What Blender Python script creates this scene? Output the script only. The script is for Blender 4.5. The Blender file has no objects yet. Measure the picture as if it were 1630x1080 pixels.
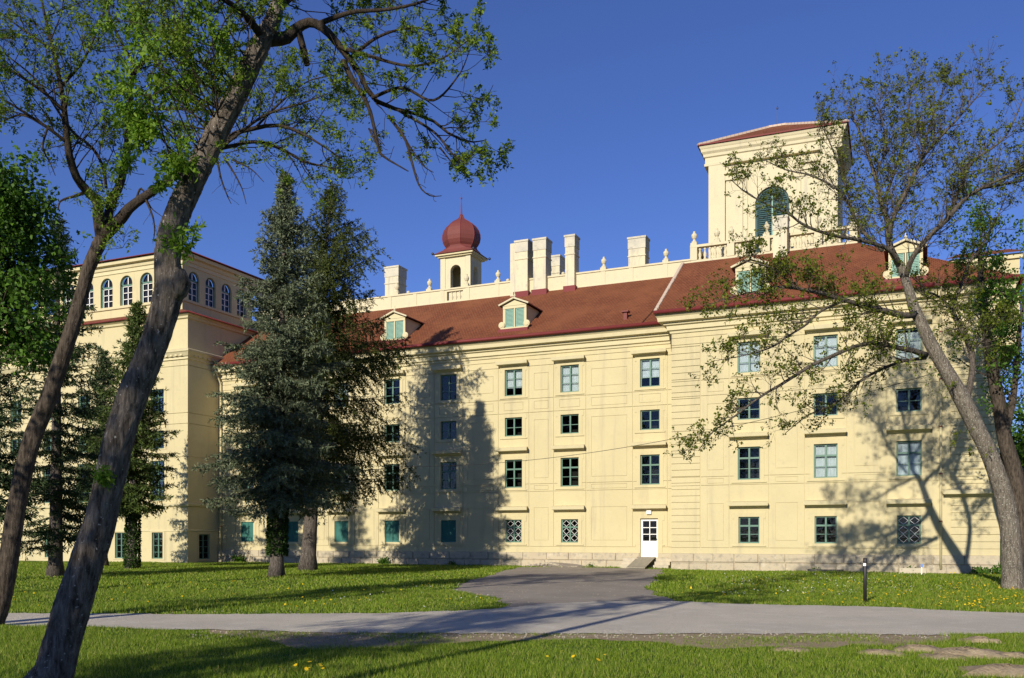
import bpy, bmesh, math, random
import numpy as np
from mathutils import Vector, Matrix
SC = bpy.context.scene
COL = SC.collection
rad = math.radians
# ------------------------------------------------------------------ camera, sky, sun
F, CX, HZ, EYE, DIST = 1483.0, 815.0, 855.0, 1.7, 50.0      # focal length in photo pixels, horizon row, eye height, distance to the main front
YAW = rad(23.8); SY, CY = math.sin(YAW), math.cos(YAW)
cam = bpy.data.cameras.new('camera'); cam.sensor_width = 36; cam.lens = F/1630*36
cam.shift_y = (HZ-540)/1630; cam.clip_start = .2; cam.clip_end = 3000
camo = bpy.data.objects.new('camera', cam); COL.objects.link(camo)
camo.location = (0, -DIST, EYE); camo.rotation_euler = (rad(90), 0, YAW); SC.camera = camo
SUN_EL, SUN_K = rad(22.5), .035
w = bpy.data.worlds.new('World'); SC.world = w; w.use_nodes = True
nt = w.node_tree; bg = nt.nodes['Background']
sky = nt.nodes.new('ShaderNodeTexSky'); sky.sky_type = 'NISHITA'; sky.sun_disc = False
sky.sun_elevation = SUN_EL; sky.sun_rotation = rad(180)+math.atan(SUN_K)
sky.air_density = 1.0; sky.dust_density = 0.0; sky.ozone_density = 6.0; sky.altitude = 300
tint = nt.nodes.new('ShaderNodeMix'); tint.data_type = 'RGBA'; tint.blend_type = 'MULTIPLY'; tint.inputs[0].default_value = 1
nt.links.new(sky.outputs[0], tint.inputs[6]); tint.inputs[7].default_value = (.75, .72, 1.02, 1)      # white balance of the photograph
nt.links.new(tint.outputs[2], bg.inputs[0]); bg.inputs[1].default_value = .094
sun = bpy.data.lights.new('sun', 'SUN'); sun.energy = 4.75; sun.angle = rad(.55); sun.color = (1, .93, .79)
suno = bpy.data.objects.new('sun', sun); COL.objects.link(suno)
SUND = Vector((SUN_K, 1, -math.tan(SUN_EL)*math.sqrt(1+SUN_K**2))).normalized()
suno.rotation_euler = SUND.to_track_quat('-Z', 'Y').to_euler(); suno.location = (0, -60, 40)
SC.view_settings.view_transform = 'Standard'; SC.view_settings.look = 'None'
SC.view_settings.exposure = .32; SC.view_settings.gamma = 1
SC.render.resolution_x = 1024; SC.render.resolution_y = 678
# ------------------------------------------------------------------ survey helpers: photo measurements turned into places
def at(x, y, d):                      # point seen at photo pixel (x,y) standing d metres away
    t = (x-CX)/F
    return Vector(((-SY+CY*t)*d, (CY+SY*t)*d-DIST, EYE+(HZ-y)/F*d))
def ground(x, y):
    p = at(x, y, F*EYE/(y-HZ)); return (p.x, p.y)
# ------------------------------------------------------------------ materials
MATS = {}
def mat(name, col, rough=.8, noise=None, bump=0, bscale=40, spec=.3, metal=0, ramp=None, coords='Object', stretch=(1, 1, 1)):
    m = bpy.data.materials.new(name); m.use_nodes = True; n = m.node_tree; b = n.nodes['Principled BSDF']
    b.inputs['Base Color'].default_value = (*col, 1); b.inputs['Roughness'].default_value = rough
    b.inputs['Specular IOR Level'].default_value = spec; b.inputs['Metallic'].default_value = metal
    tc = n.nodes.new('ShaderNodeTexCoord'); mp = n.nodes.new('ShaderNodeMapping'); mp.inputs['Scale'].default_value = stretch
    n.links.new(tc.outputs[coords], mp.inputs[0])
    if noise:
        cur = None
        for (sc, amt, c2, lo, hi) in noise:
            t = n.nodes.new('ShaderNodeTexNoise'); t.inputs['Scale'].default_value = sc; t.inputs['Detail'].default_value = 6; t.inputs['Roughness'].default_value = .6
            n.links.new(mp.outputs[0], t.inputs[0])
            mr = n.nodes.new('ShaderNodeMapRange'); mr.inputs[1].default_value = lo; mr.inputs[2].default_value = hi; mr.inputs[4].default_value = amt
            n.links.new(t.outputs[0], mr.inputs[0])
            mx = n.nodes.new('ShaderNodeMix'); mx.data_type = 'RGBA'; n.links.new(mr.outputs[0], mx.inputs[0])
            if cur: n.links.new(cur, mx.inputs[6])
            else: mx.inputs[6].default_value = (*col, 1)
            mx.inputs[7].default_value = (*c2, 1); cur = mx.outputs[2]
        n.links.new(cur, b.inputs['Base Color'])
    if bump:
        t = n.nodes.new('ShaderNodeTexNoise'); t.inputs['Scale'].default_value = bscale; t.inputs['Detail'].default_value = 5
        n.links.new(mp.outputs[0], t.inputs[0]); bp = n.nodes.new('ShaderNodeBump'); bp.inputs['Strength'].default_value = bump; bp.inputs['Distance'].default_value = .02
        n.links.new(t.outputs[0], bp.inputs['Height']); n.links.new(bp.outputs[0], b.inputs['Normal'])
    MATS[name] = m; return m
def leafmat(name, c1, c2, trans=.35, rough=.55):
    m = bpy.data.materials.new(name); m.use_nodes = True; n = m.node_tree; b = n.nodes['Principled BSDF']
    g = n.nodes.new('ShaderNodeNewGeometry'); r = n.nodes.new('ShaderNodeValToRGB')
    r.color_ramp.elements[0].color = (*c1, 1); r.color_ramp.elements[1].color = (*c2, 1)
    n.links.new(g.outputs['Random Per Island'], r.inputs[0]); n.links.new(r.outputs[0], b.inputs['Base Color'])
    b.inputs['Roughness'].default_value = rough; b.inputs['Specular IOR Level'].default_value = .25
    if trans:
        t = n.nodes.new('ShaderNodeBsdfTranslucent'); n.links.new(r.outputs[0], t.inputs[0])
        mx = n.nodes.new('ShaderNodeMixShader'); mx.inputs[0].default_value = trans
        n.links.new(b.outputs[0], mx.inputs[1]); n.links.new(t.outputs[0], mx.inputs[2])
        n.links.new(mx.outputs[0], n.nodes['Material Output'].inputs[0])
    MATS[name] = m
def barkmat(name, c1, c2, c3, fleck=.62, scale=9):
    m = bpy.data.materials.new(name); m.use_nodes = True; n = m.node_tree; b = n.nodes['Principled BSDF']
    tc = n.nodes.new('ShaderNodeTexCoord'); mp = n.nodes.new('ShaderNodeMapping'); mp.inputs['Scale'].default_value = (1, 1, .22)
    n.links.new(tc.outputs['Object'], mp.inputs[0])
    v = n.nodes.new('ShaderNodeTexNoise'); v.inputs['Scale'].default_value = scale*2.2; v.inputs['Detail'].default_value = 8; v.inputs['Roughness'].default_value = .7
    n.links.new(mp.outputs[0], v.inputs[0])
    r = n.nodes.new('ShaderNodeValToRGB'); r.color_ramp.elements[0].position = .36; r.color_ramp.elements[1].position = .66
    r.color_ramp.elements[0].color = (*c1, 1); r.color_ramp.elements[1].color = (*c2, 1); n.links.new(v.outputs[0], r.inputs[0])
    l = n.nodes.new('ShaderNodeTexNoise'); l.inputs['Scale'].default_value = 26; l.inputs['Detail'].default_value = 4; n.links.new(tc.outputs['Object'], l.inputs[0])
    mr = n.nodes.new('ShaderNodeMapRange'); mr.inputs[1].default_value = fleck; mr.inputs[2].default_value = fleck+.06; n.links.new(l.outputs[0], mr.inputs[0])
    mx = n.nodes.new('ShaderNodeMix'); mx.data_type = 'RGBA'; n.links.new(mr.outputs[0], mx.inputs[0]); n.links.new(r.outputs[0], mx.inputs[6]); mx.inputs[7].default_value = (*c3, 1)
    n.links.new(mx.outputs[2], b.inputs['Base Color']); b.inputs['Roughness'].default_value = .95; b.inputs['Specular IOR Level'].default_value = .1
    bp = n.nodes.new('ShaderNodeBump'); bp.inputs['Strength'].default_value = 1; bp.inputs['Distance'].default_value = .06
    n.links.new(v.outputs[0], bp.inputs['Height']); n.links.new(bp.outputs[0], b.inputs['Normal']); MATS[name] = m
def streaks(m, sc, lo, hi, amt, col, st=(1, 1, .09)):      # run-off marks drawn long in the vertical
    n = m.node_tree; b = n.nodes['Principled BSDF']; old = b.inputs['Base Color'].links[0].from_socket
    tc = n.nodes.new('ShaderNodeTexCoord'); mp = n.nodes.new('ShaderNodeMapping'); mp.inputs['Scale'].default_value = st; n.links.new(tc.outputs['Object'], mp.inputs[0])
    t = n.nodes.new('ShaderNodeTexNoise'); t.inputs['Scale'].default_value = sc; t.inputs['Detail'].default_value = 7; t.inputs['Roughness'].default_value = .65; n.links.new(mp.outputs[0], t.inputs[0])
    mr = n.nodes.new('ShaderNodeMapRange'); mr.inputs[1].default_value = lo; mr.inputs[2].default_value = hi; mr.inputs[4].default_value = amt; n.links.new(t.outputs[0], mr.inputs[0])
    mx = n.nodes.new('ShaderNodeMix'); mx.data_type = 'RGBA'; n.links.new(mr.outputs[0], mx.inputs[0]); n.links.new(old, mx.inputs[6]); mx.inputs[7].default_value = (*col, 1); n.links.new(mx.outputs[2], b.inputs['Base Color'])
Y1 = (.535, .462, .268)
mat('plaster', Y1, .9, [(.35, .6, (.49, .42, .245), .42, .6), (1.7, .45, (.455, .39, .235), .53, .72), (7, .3, (.39, .34, .225), .56, .72)], .25, 60, .15)
streaks(MATS['plaster'], 1.6, .53, .74, .6, (.345, .30, .205))
mat('trim', (.56, .49, .30), .85, [(2.5, .4, (.45, .385, .235), .5, .7)], .15, 50, .2)
mat('whitewash', (.57, .505, .335), .9, [(1.2, .6, (.53, .475, .325), .45, .65), (4, .45, (.40, .37, .29), .58, .73)], .3, 30, .15)
streaks(MATS['whitewash'], 3, .55, .72, .5, (.36, .34, .28))
mat('chimney_render', (.60, .53, .36), .9, [(.9, .5, (.52, .47, .36), .45, .6), (3, .6, (.36, .34, .29), .55, .72)], .35, 22, .1)
streaks(MATS['chimney_render'], 4, .52, .7, .6, (.30, .29, .26))
mat('chimney_cap', (.53, .485, .375), .95, [(1.3, .7, (.42, .395, .33), .42, .62), (5, .6, (.24, .23, .20), .55, .72)], .5, 18, .1)
mat('plinth_stone', (.45, .385, .27), .95, [(1.1, .6, (.42, .35, .25), .42, .62), (4.5, .65, (.22, .20, .165), .5, .68), (2.3, .4, (.66, .58, .44), .6, .72)], .5, 16, .15)
mat('red_metal', (.17, .03, .03), .6, [(2, .4, (.12, .025, .025), .4, .7)], 0, 1, .2)
mat('copper_red', (.155, .038, .030), .68, [(3, .5, (.12, .03, .026), .4, .7), (12, .3, (.20, .055, .04), .5, .7)], .15, 20, .4)
mat('green_paint', (.085, .17, .125), .5, [(6, .4, (.11, .21, .16), .45, .7)], 0, 1, .4)
mat('shutter_teal', (.035, .145, .118), .65, [(3, .5, (.055, .17, .14), .45, .7)], 0, 1, .3)
mat('shutter_pale', (.22, .36, .29), .7, [(5, .5, (.15, .27, .22), .45, .7)], 0, 1, .3)
mat('shutter_dark', (.04, .085, .088), .65, [(5, .5, (.028, .06, .066), .45, .7)], 0, 1, .3)
mat('white_paint', (.80, .78, .74), .5, [(3, .2, (.70, .68, .62), .5, .7)], 0, 1, .4)
mat('interior', (.022, .018, .015), .9)  # near-black colour stands in for the shade of deep rooms
mat('curtain', (.80, .80, .82), .9, [(9, .5, (.55, .55, .62), .45, .7)], 0, 1, .1, stretch=(1, 1, .25))
mat('grey_metal', (.30, .30, .31), .45, [(4, .4, (.2, .2, .2), .4, .7)], 0, 1, .5, .6)
mat('dark_metal', (.022, .02, .02), .5, None, 0, 1, .4)
mat('asphalt', (.62, .555, .44), .95, [(.45, .7, (.51, .455, .37), .42, .6), (1.7, .6, (.68, .62, .52), .52, .66), (9, .5, (.47, .42, .34), .55, .7), (70, .75, (.27, .245, .21), .48, .66)], .9, 90, .1)
mat('drive_gravel', (.30, .26, .215), .95, [(.6, .6, (.22, .19, .155), .4, .6), (2.5, .5, (.38, .33, .28), .52, .68), (40, .6, (.44, .39, .33), .5, .68)], .9, 80, .1)
mat('soil', (.30, .23, .145), .98, [(3, .6, (.40, .32, .21), .42, .62), (22, .55, (.17, .13, .08), .5, .7)], 1, 30, .05)
mat('turf', (.075, .125, .02), .95, [(.35, .6, (.075, .115, .02), .42, .6), (4, .5, (.10, .105, .035), .5, .7), (18, .5, (.03, .055, .01), .5, .7)], .8, 40, .05)
mat('board', (.30, .265, .20), .8, [(2, .6, (.22, .20, .16), .4, .6)], .3, 30, .2, stretch=(6, 1, 1))
mat('step_stone', (.48, .42, .31), .9, [(4, .6, (.36, .32, .25), .45, .65)], .4, 20, .1)
mat('ridge_mortar', (.55, .45, .36), .9, [(30, .5, (.4, .25, .17), .45, .6)], .4, 30, .1)
mat('moss', (.055, .085, .018), .95, [(9, .6, (.025, .045, .01), .4, .6)], 1, 30, .05)
def tilemat(name, c1, c2, c3):
    m = bpy.data.materials.new(name); m.use_nodes = True; n = m.node_tree; b = n.nodes['Principled BSDF']
    tc = n.nodes.new('ShaderNodeTexCoord'); mp = n.nodes.new('ShaderNodeMapping'); n.links.new(tc.outputs['UV'], mp.inputs[0])
    br = n.nodes.new('ShaderNodeTexBrick'); br.inputs['Scale'].default_value = 1; br.inputs['Brick Width'].default_value = .18; br.inputs['Row Height'].default_value = .16
    br.inputs['Mortar Size'].default_value = .016; br.inputs['Color1'].default_value = (*c1, 1); br.inputs['Color2'].default_value = (*c2, 1); br.inputs['Mortar'].default_value = (*[v*.4 for v in c1], 1)
    n.links.new(mp.outputs[0], br.inputs[0])
    cur = br.outputs[0]
    for sc, lo, hi, amt, c in ((.5, .45, .65, .55, c3), (2.6, .55, .72, .6, tuple(v*.55 for v in c1)), (14, .62, .72, .5, (.42, .17, .08))):
        t = n.nodes.new('ShaderNodeTexNoise'); t.inputs['Scale'].default_value = sc; t.inputs['Detail'].default_value = 6; n.links.new(mp.outputs[0], t.inputs[0])
        mr = n.nodes.new('ShaderNodeMapRange'); mr.inputs[1].default_value = lo; mr.inputs[2].default_value = hi; mr.inputs[4].default_value = amt; n.links.new(t.outputs[0], mr.inputs[0])
        mx = n.nodes.new('ShaderNodeMix'); mx.data_type = 'RGBA'; n.links.new(mr.outputs[0], mx.inputs[0]); n.links.new(cur, mx.inputs[6]); mx.inputs[7].default_value = (*c, 1); cur = mx.outputs[2]
    n.links.new(cur, b.inputs['Base Color']); b.inputs['Roughness'].default_value = .85; b.inputs['Specular IOR Level'].default_value = .2
    bp = n.nodes.new('ShaderNodeBump'); bp.inputs['Strength'].default_value = .6; bp.inputs['Distance'].default_value = .02; n.links.new(br.outputs['Fac'], bp.inputs['Height']); bp.invert = True
    n.links.new(bp.outputs[0], b.inputs['Normal']); MATS[name] = m
tilemat('roof_tile', (.21, .07, .031), (.155, .05, .024), (.225, .082, .035))
def glassmat():
    m = bpy.data.materials.new('pane_glass'); m.use_nodes = True; n = m.node_tree; n.nodes.remove(n.nodes['Principled BSDF'])
    t = n.nodes.new('ShaderNodeBsdfTransparent'); t.inputs[0].default_value = (.82, .86, .86, 1)
    g = n.nodes.new('ShaderNodeBsdfGlossy'); g.inputs['Roughness'].default_value = .03
    f = n.nodes.new('ShaderNodeFresnel'); f.inputs[0].default_value = 1.42
    nz = n.nodes.new('ShaderNodeTexNoise'); nz.inputs['Scale'].default_value = 2.5; tc = n.nodes.new('ShaderNodeTexCoord'); n.links.new(tc.outputs['Object'], nz.inputs[0])
    bp = n.nodes.new('ShaderNodeBump'); bp.inputs['Strength'].default_value = .25; bp.inputs['Distance'].default_value = .02; n.links.new(nz.outputs[0], bp.inputs['Height']); n.links.new(bp.outputs[0], g.inputs['Normal'])
    mx = n.nodes.new('ShaderNodeMixShader'); n.links.new(f.outputs[0], mx.inputs[0]); n.links.new(t.outputs[0], mx.inputs[1]); n.links.new(g.outputs[0], mx.inputs[2])
    n.links.new(mx.outputs[0], n.nodes['Material Output'].inputs[0]); MATS['pane_glass'] = m
glassmat()
barkmat('bark_ash', (.045, .035, .027), (.27, .225, .185), (.50, .47, .42), .655, 8)
barkmat('bark_dark', (.03, .023, .017), (.125, .098, .075), (.22, .19, .15), .67, 8)
barkmat('bark_maple', (.07, .058, .045), (.25, .215, .17), (.42, .39, .33), .60, 9)
barkmat('bark_spruce', (.045, .037, .03), (.155, .13, .11), (.27, .25, .22), .62, 8)
barkmat('bark_limb', (.04, .033, .026), (.175, .145, .115), (.30, .27, .23), .64, 9)
barkmat('bark_twig', (.03, .024, .018), (.085, .065, .05), (.13, .11, .09), .7, 12)
leafmat('leaf_ash', (.055, .12, .010), (.21, .29, .022), .45)
leafmat('leaf_bright', (.10, .21, .018), (.26, .40, .035), .5)
leafmat('leaf_dense', (.028, .08, .008), (.10, .20, .018), .36)
leafmat('leaf_maple', (.055, .085, .008), (.19, .22, .018), .4)
leafmat('leaf_green', (.035, .095, .01), (.11, .22, .02), .4)
leafmat('needle_blue', (.05, .074, .036), (.19, .215, .125), .12, .7)
leafmat('needle_green', (.022, .036, .008), (.092, .112, .020), .15, .7)
leafmat('needle_dark', (.018, .036, .013), (.06, .09, .03), .12, .7)
leafmat('needle_mid', (.032, .058, .012), (.11, .15, .03), .14, .7)
leafmat('ivy_leaf', (.015, .04, .006), (.045, .085, .014), .2)
leafmat('grass_blade', (.08, .155, .010), (.30, .38, .035), .45, .6)
r_ = [n_ for n_ in MATS['grass_blade'].node_tree.nodes if n_.type == 'VALTORGB'][0].color_ramp
e_ = r_.elements.new(.86); e_.color = (.27, .36, .03, 1); r_.elements[-1].color = (.45, .40, .14, 1)
leafmat('dandelion', (.75, .48, .01), (.85, .62, .02), .2)
leafmat('daisy', (.7, .7, .6), (.8, .8, .75), .2)
# ------------------------------------------------------------------ mesh helpers
class MB:
    def __init__(s): s.v = []; s.f = []; s.uv = None
    def add(s, vs, fs):
        b = len(s.v); s.v += [tuple(v) for v in vs]; s.f += [tuple(i+b for i in f) for f in fs]; return s
    def box(s, x0, x1, y0, y1, z0, z1):
        return s.add([(x0, y0, z0), (x1, y0, z0), (x1, y1, z0), (x0, y1, z0), (x0, y0, z1), (x1, y0, z1), (x1, y1, z1), (x0, y1, z1)],
                     [(0, 3, 2, 1), (4, 5, 6, 7), (0, 1, 5, 4), (1, 2, 6, 5), (2, 3, 7, 6), (3, 0, 4, 7)])
    def quad(s, a, b, c, d): return s.add([a, b, c, d], [(0, 1, 2, 3)])
    def bar(s, p, q, wd, th=None):                 # square bar between two points
        p, q = Vector(p), Vector(q); d = (q-p).normalized(); th = th or wd
        up = Vector((0, 1, 0)) if abs(d.y) < .9 else Vector((1, 0, 0)); a = d.cross(up).normalized(); b = a.cross(d)
        vs = [p+a*i*wd/2+b*j*th/2 for i, j in ((-1, -1), (1, -1), (1, 1), (-1, 1))]+[q+a*i*wd/2+b*j*th/2 for i, j in ((-1, -1), (1, -1), (1, 1), (-1, 1))]
        return s.add(vs, [(0, 3, 2, 1), (4, 5, 6, 7), (0, 1, 5, 4), (1, 2, 6, 5), (2, 3, 7, 6), (3, 0, 4, 7)])
    def lathe(s, prof, n=12, c=(0, 0, 0), sx=1, sy=1, rot=0):
        b = len(s.v)
        for r, z in prof:
            for k in range(n):
                a = rot+2*math.pi*k/n; s.v.append((c[0]+r*sx*math.cos(a), c[1]+r*sy*math.sin(a), c[2]+z))
        for i in range(len(prof)-1):
            for k in range(n):
                k2 = (k+1) % n; s.f.append((b+i*n+k, b+i*n+k2, b+(i+1)*n+k2, b+(i+1)*n+k))
        s.f.append(tuple(b+(len(prof)-1)*n+k for k in range(n))); s.f.append(tuple(b+k for k in reversed(range(n)))); return s
    def tube(s, pts, rs, n=8, wob=0, seed=0, cap=True, ridge=0):
        b = len(s.v); m = len(pts); rnd = random.Random(seed); ph = [rnd.uniform(0, 6.28) for _ in range(6)]
        prev = None
        for i in range(m):
            t = (pts[min(i+1, m-1)]-pts[max(i-1, 0)]).normalized()
            if prev is None: a = t.cross(Vector((0, 0, 1)) if abs(t.z) < .9 else Vector((1, 0, 0))).normalized()
            else: a = (prev-t*prev.dot(t)).normalized()
            prev = a; c = t.cross(a)
            for k in range(n):
                an = 2*math.pi*k/n; r = rs[i]
                if wob: r *= 1+wob*(.5*math.sin(3*an+ph[0]+i*.13)+.35*math.sin(5*an+ph[1]-i*.21)+.3*math.sin(2*an+ph[2]+i*.37)+.28*math.sin(9*an+ph[3]+i*.09)+.25*math.sin(i*.55+ph[4]+an))
                if ridge: r += ridge*(1-2*abs(math.sin(6.5*an+1.1*math.sin(i*.11+ph[0])+.7*math.sin(i*.29+3*an+ph[1]))))*(.6+.4*math.sin(i*.23+ph[2]+2*an))+ridge*.7*rnd.uniform(-1, 1)
                s.v.append(tuple(pts[i]+(a*math.cos(an)+c*math.sin(an))*r))
        for i in range(m-1):
            for k in range(n):
                k2 = (k+1) % n; s.f.append((b+i*n+k, b+i*n+k2, b+(i+1)*n+k2, b+(i+1)*n+k))
        if cap: s.f.append(tuple(b+(m-1)*n+k for k in range(n))); s.f.append(tuple(b+k for k in reversed(range(n))))
        return s
    def mesh(s, name, m, smooth=False):
        me = bpy.data.meshes.new(name); me.from_pydata(s.v, [], s.f)
        me.materials.append(MATS[m] if isinstance(m, str) else m)
        if s.uv is not None:
            u = me.uv_layers.new(name='UVMap')
            for lp in me.loops: u.data[lp.index].uv = s.uv[lp.vertex_index]
        if smooth: me.polygons.foreach_set('use_smooth', [True]*len(me.polygons))
        me.update(); return me
    def build(s, name, m, parent=None, loc=None, smooth=False, kind=None):
        return put(name, s.mesh(name, m, smooth), parent, loc, kind)
def put(name, me, parent=None, loc=None, kind=None, rz=None):
    o = bpy.data.objects.new(name, me); COL.objects.link(o)
    if parent: o.parent = parent
    if loc is not None: o.location = loc
    if rz is not None: o.rotation_euler.z = rz
    if kind: o['kind'] = kind
    return o
def tag(o, label, cat, group=None):
    o['label'] = label; o['category'] = cat
    if group: o['group'] = group
    return o
def empty(name, loc=(0, 0, 0)): return put(name, None, None, loc)
def np_mesh(name, V, Q, m, smooth=False):
    me = bpy.data.meshes.new(name); V = np.asarray(V, np.float32); Q = np.asarray(Q, np.int32); k = Q.shape[1]
    me.vertices.add(len(V)); me.vertices.foreach_set('co', V.ravel())
    me.loops.add(Q.size); me.loops.foreach_set('vertex_index', Q.ravel())
    me.polygons.add(len(Q)); me.polygons.foreach_set('loop_start', np.arange(0, Q.size, k, dtype=np.int32)); me.polygons.foreach_set('loop_total', np.full(len(Q), k, np.int32))
    me.materials.append(MATS[m]); me.update(calc_edges=True); me.validate(); return me
# relief wall: a plastered front whose grooves, panels and openings are real steps in depth
def relief(mb, u0, u1, v0, v1, rects, place, reveal=.26):
    us = sorted({round(u, 4) for r in rects for u in r[:2] if u0 < u < u1} | {u0, u1}); vs = sorted({round(v, 4) for r in rects for v in r[2:4] if v0 < v < v1} | {v0, v1})
    ui = {u: i for i, u in enumerate(us)}; vi = {v: i for i, v in enumerate(vs)}
    D = np.zeros((len(us)-1, len(vs)-1)); H = np.zeros(D.shape, bool)
    ix = lambda d, a, lo, hi: d[round(min(max(a, lo), hi), 4)] if round(min(max(a, lo), hi), 4) in d else d[lo if a <= lo else hi]
    for r in rects:
        a, b, c, d = ix(ui, r[0], u0, u1), ix(ui, r[1], u0, u1), ix(vi, r[2], v0, v1), ix(vi, r[3], v0, v1)
        if r[4] is None: D[a:b, c:d] = reveal; H[a:b, c:d] = True
        else: D[a:b, c:d] = r[4]; H[a:b, c:d] = False
    P = lambda u, v, d: place(u, v, d)
    nu, nv = D.shape
    for i in range(nu):
        j = 0
        while j < nv:                                     # merge equal cells along v
            k = j
            while k+1 < nv and D[i, k+1] == D[i, j] and H[i, k+1] == H[i, j]: k += 1
            if not H[i, j]: mb.quad(P(us[i], vs[j], D[i, j]), P(us[i+1], vs[j], D[i, j]), P(us[i+1], vs[k+1], D[i, j]), P(us[i], vs[k+1], D[i, j]))
            j = k+1
    for i in range(nu-1):
        j = 0
        while j < nv:
            k = j
            while k+1 < nv and D[i, k+1] == D[i, j] and D[i+1, k+1] == D[i+1, j]: k += 1
            if D[i, j] != D[i+1, j]:
                q = (P(us[i+1], vs[j], D[i, j]), P(us[i+1], vs[j], D[i+1, j]), P(us[i+1], vs[k+1], D[i+1, j]), P(us[i+1], vs[k+1], D[i, j])); mb.quad(*q)
            j = k+1
    for j in range(nv-1):
        i = 0
        while i < nu:
            k = i
            while k+1 < nu and D[k+1, j] == D[i, j] and D[k+1, j+1] == D[i, j+1]: k += 1
            if D[i, j] != D[i, j+1]: mb.quad(P(us[i], vs[j+1], D[i, j]), P(us[k+1], vs[j+1], D[i, j]), P(us[k+1], vs[j+1], D[i, j+1]), P(us[i], vs[j+1], D[i, j+1]))
            i = k+1
    return mb
GW, GD = .028, .04
def ring(u0, u1, v0, v1, g=GW, d=GD): return [(u0, u1, v0, v0+g, d), (u0, u1, v1-g, v1, d), (u0, u0+g, v0, v1, d), (u1-g, u1, v0, v1, d)]
def front(Y): return lambda u, v, d: (u, Y+d, v)
def side(X): return lambda u, v, d: (X-d, u, v)           # a wall facing +X, u runs along Y
# wall with arched openings
def arch_wall(mb, u0, u1, v0, v1, arches, place, reveal=.25, n=12):
    u = u0
    for (uc, hw, zs, zp) in sorted(arches):
        mb.quad(place(u, v0, 0), place(uc-hw, v0, 0), place(uc-hw, v1, 0), place(u, v1, 0))
        mb.quad(place(uc-hw, v0, 0), place(uc+hw, v0, 0), place(uc+hw, zs, 0), place(uc-hw, zs, 0))
        pts = [(uc-hw*math.cos(math.pi*k/n), zp+hw*math.sin(math.pi*k/n)) for k in range(n+1)]
        for (a, za), (b, zb) in zip(pts, pts[1:]): mb.quad(place(a, za, 0), place(b, zb, 0), place(b, v1, 0), place(a, v1, 0))
        out = [(uc-hw, zs)]+pts+[(uc+hw, zs), (uc-hw, zs)]
        for (a, za), (b, zb) in zip(out, out[1:]): mb.quad(place(a, za, 0), place(a, za, reveal), place(b, zb, reveal), place(b, zb, 0))
        u = uc+hw
    mb.quad(place(u, v0, 0), place(u1, v0, 0), place(u1, v1, 0), place(u, v1, 0)); return mb
def arch_panel(mb, uc, hw, zs, zp, place, d, n=12):
    pts = [(uc-hw, zs), (uc+hw, zs)]+[(uc+hw*math.cos(math.pi*k/n), zp+hw*math.sin(math.pi*k/n)) for k in range(n+1)]
    return mb.add([place(a, b, d) for a, b in pts], [tuple(range(len(pts)))])
def moulding(name, path, prof, m, parent, closed=False):
    """profile (out, z) swept along a plan path of (x, y, outward normal scaled for the mitre)"""
    mb = MB(); n = len(prof)
    for (x, y, nx, ny) in path:
        for o, z in prof: mb.v.append((x+nx*o, y+ny*o, z))
    for i in range(len(path)-1):
        for k in range(n-1): mb.f.append((i*n+k, (i+1)*n+k, (i+1)*n+k+1, i*n+k+1))
    mb.f.append(tuple(range(n-1, -1, -1))); mb.f.append(tuple((len(path)-1)*n+k for k in range(n)))
    return mb.build(name, m, parent)
def roofquad(mb, a, b, c, d):            # a,b along the eave, c,d along the ridge; UV in metres
    if mb.uv is None: mb.uv = []
    a, b, c, d = map(Vector, (a, b, c, d)); ex = (b-a).normalized()
    for p in (a, b, c, d):
        q = p-a; u = q.dot(ex); mb.uv.append((u, (q-ex*u).length))
    mb.quad(a, b, c, d)
# ------------------------------------------------------------------ ground, road, drive
def sheet(name, pts, z, m, jit=.0, step=.35, seed=1):
    rnd = random.Random(seed); out = []
    for i, p in enumerate(pts):
        q = pts[(i+1) % len(pts)]; L = math.hypot(q[0]-p[0], q[1]-p[1]); k = max(1, int(L/step)) if L < 60 else 1
        for j in range(k):
            t = j/k; x = p[0]+(q[0]-p[0])*t; y = p[1]+(q[1]-p[1])*t; b = jit*1.3*math.sin(x*1.9+seed)*math.sin(y*1.3+seed*2)
            out.append((x+b+rnd.uniform(-jit, jit), y+b+rnd.uniform(-jit, jit)))
    me = bpy.data.meshes.new(name); me.from_pydata([(x, y, z) for x, y in out], [], [tuple(range(len(out)))]); me.materials.append(MATS[m]); me.update()
    if me.polygons[0].normal.z < 0: me.flip_normals()
    o = put(name, me, kind='structure'); return o, out
g = MB(); g.quad((-900, -900, 0), (900, -900, 0), (900, 900, 0), (-900, 900, 0)); lawn = g.build('ground', 'turf', kind='structure')
far = [(-420, 974), (-200, 976), (0, 977), (200, 978.5), (400, 979), (600, 977.5), (740, 973), (800, 969), (860, 963)]
far2 = [(1070, 957.5), (1150, 962), (1300, 965), (1400, 967), (1500, 972), (1630, 978), (1800, 983), (2100, 990)]
near = [(2100, 1008), (1630, 1009), (1500, 1012), (1300, 1010.5), (1000, 1010), (850, 1010), (600, 1009), (400, 1006), (200, 1001), (0, 998), (-200, 995), (-420, 992)]
ROAD = [ground(*p) for p in far+[(960, 958)]+far2+near]
road, ROADP = sheet('road', ROAD, .016, 'asphalt', .085, .16)
DRV = [ground(*p) for p in [(770, 975), (801, 965), (803, 960.5), (790, 954), (750, 946.5), (716, 941), (722, 936), (760, 922), (800, 910), (826, 903.5), (900, 903.3), (1000, 905), (1058, 907), (1048, 917), (1036, 930), (1031, 939), (1042, 949), (1080, 958.5), (1120, 964), (1000, 985), (850, 985)]]
drive, DRVP = sheet('drive', DRV, .008, 'drive_gravel', .1, .2)
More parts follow.
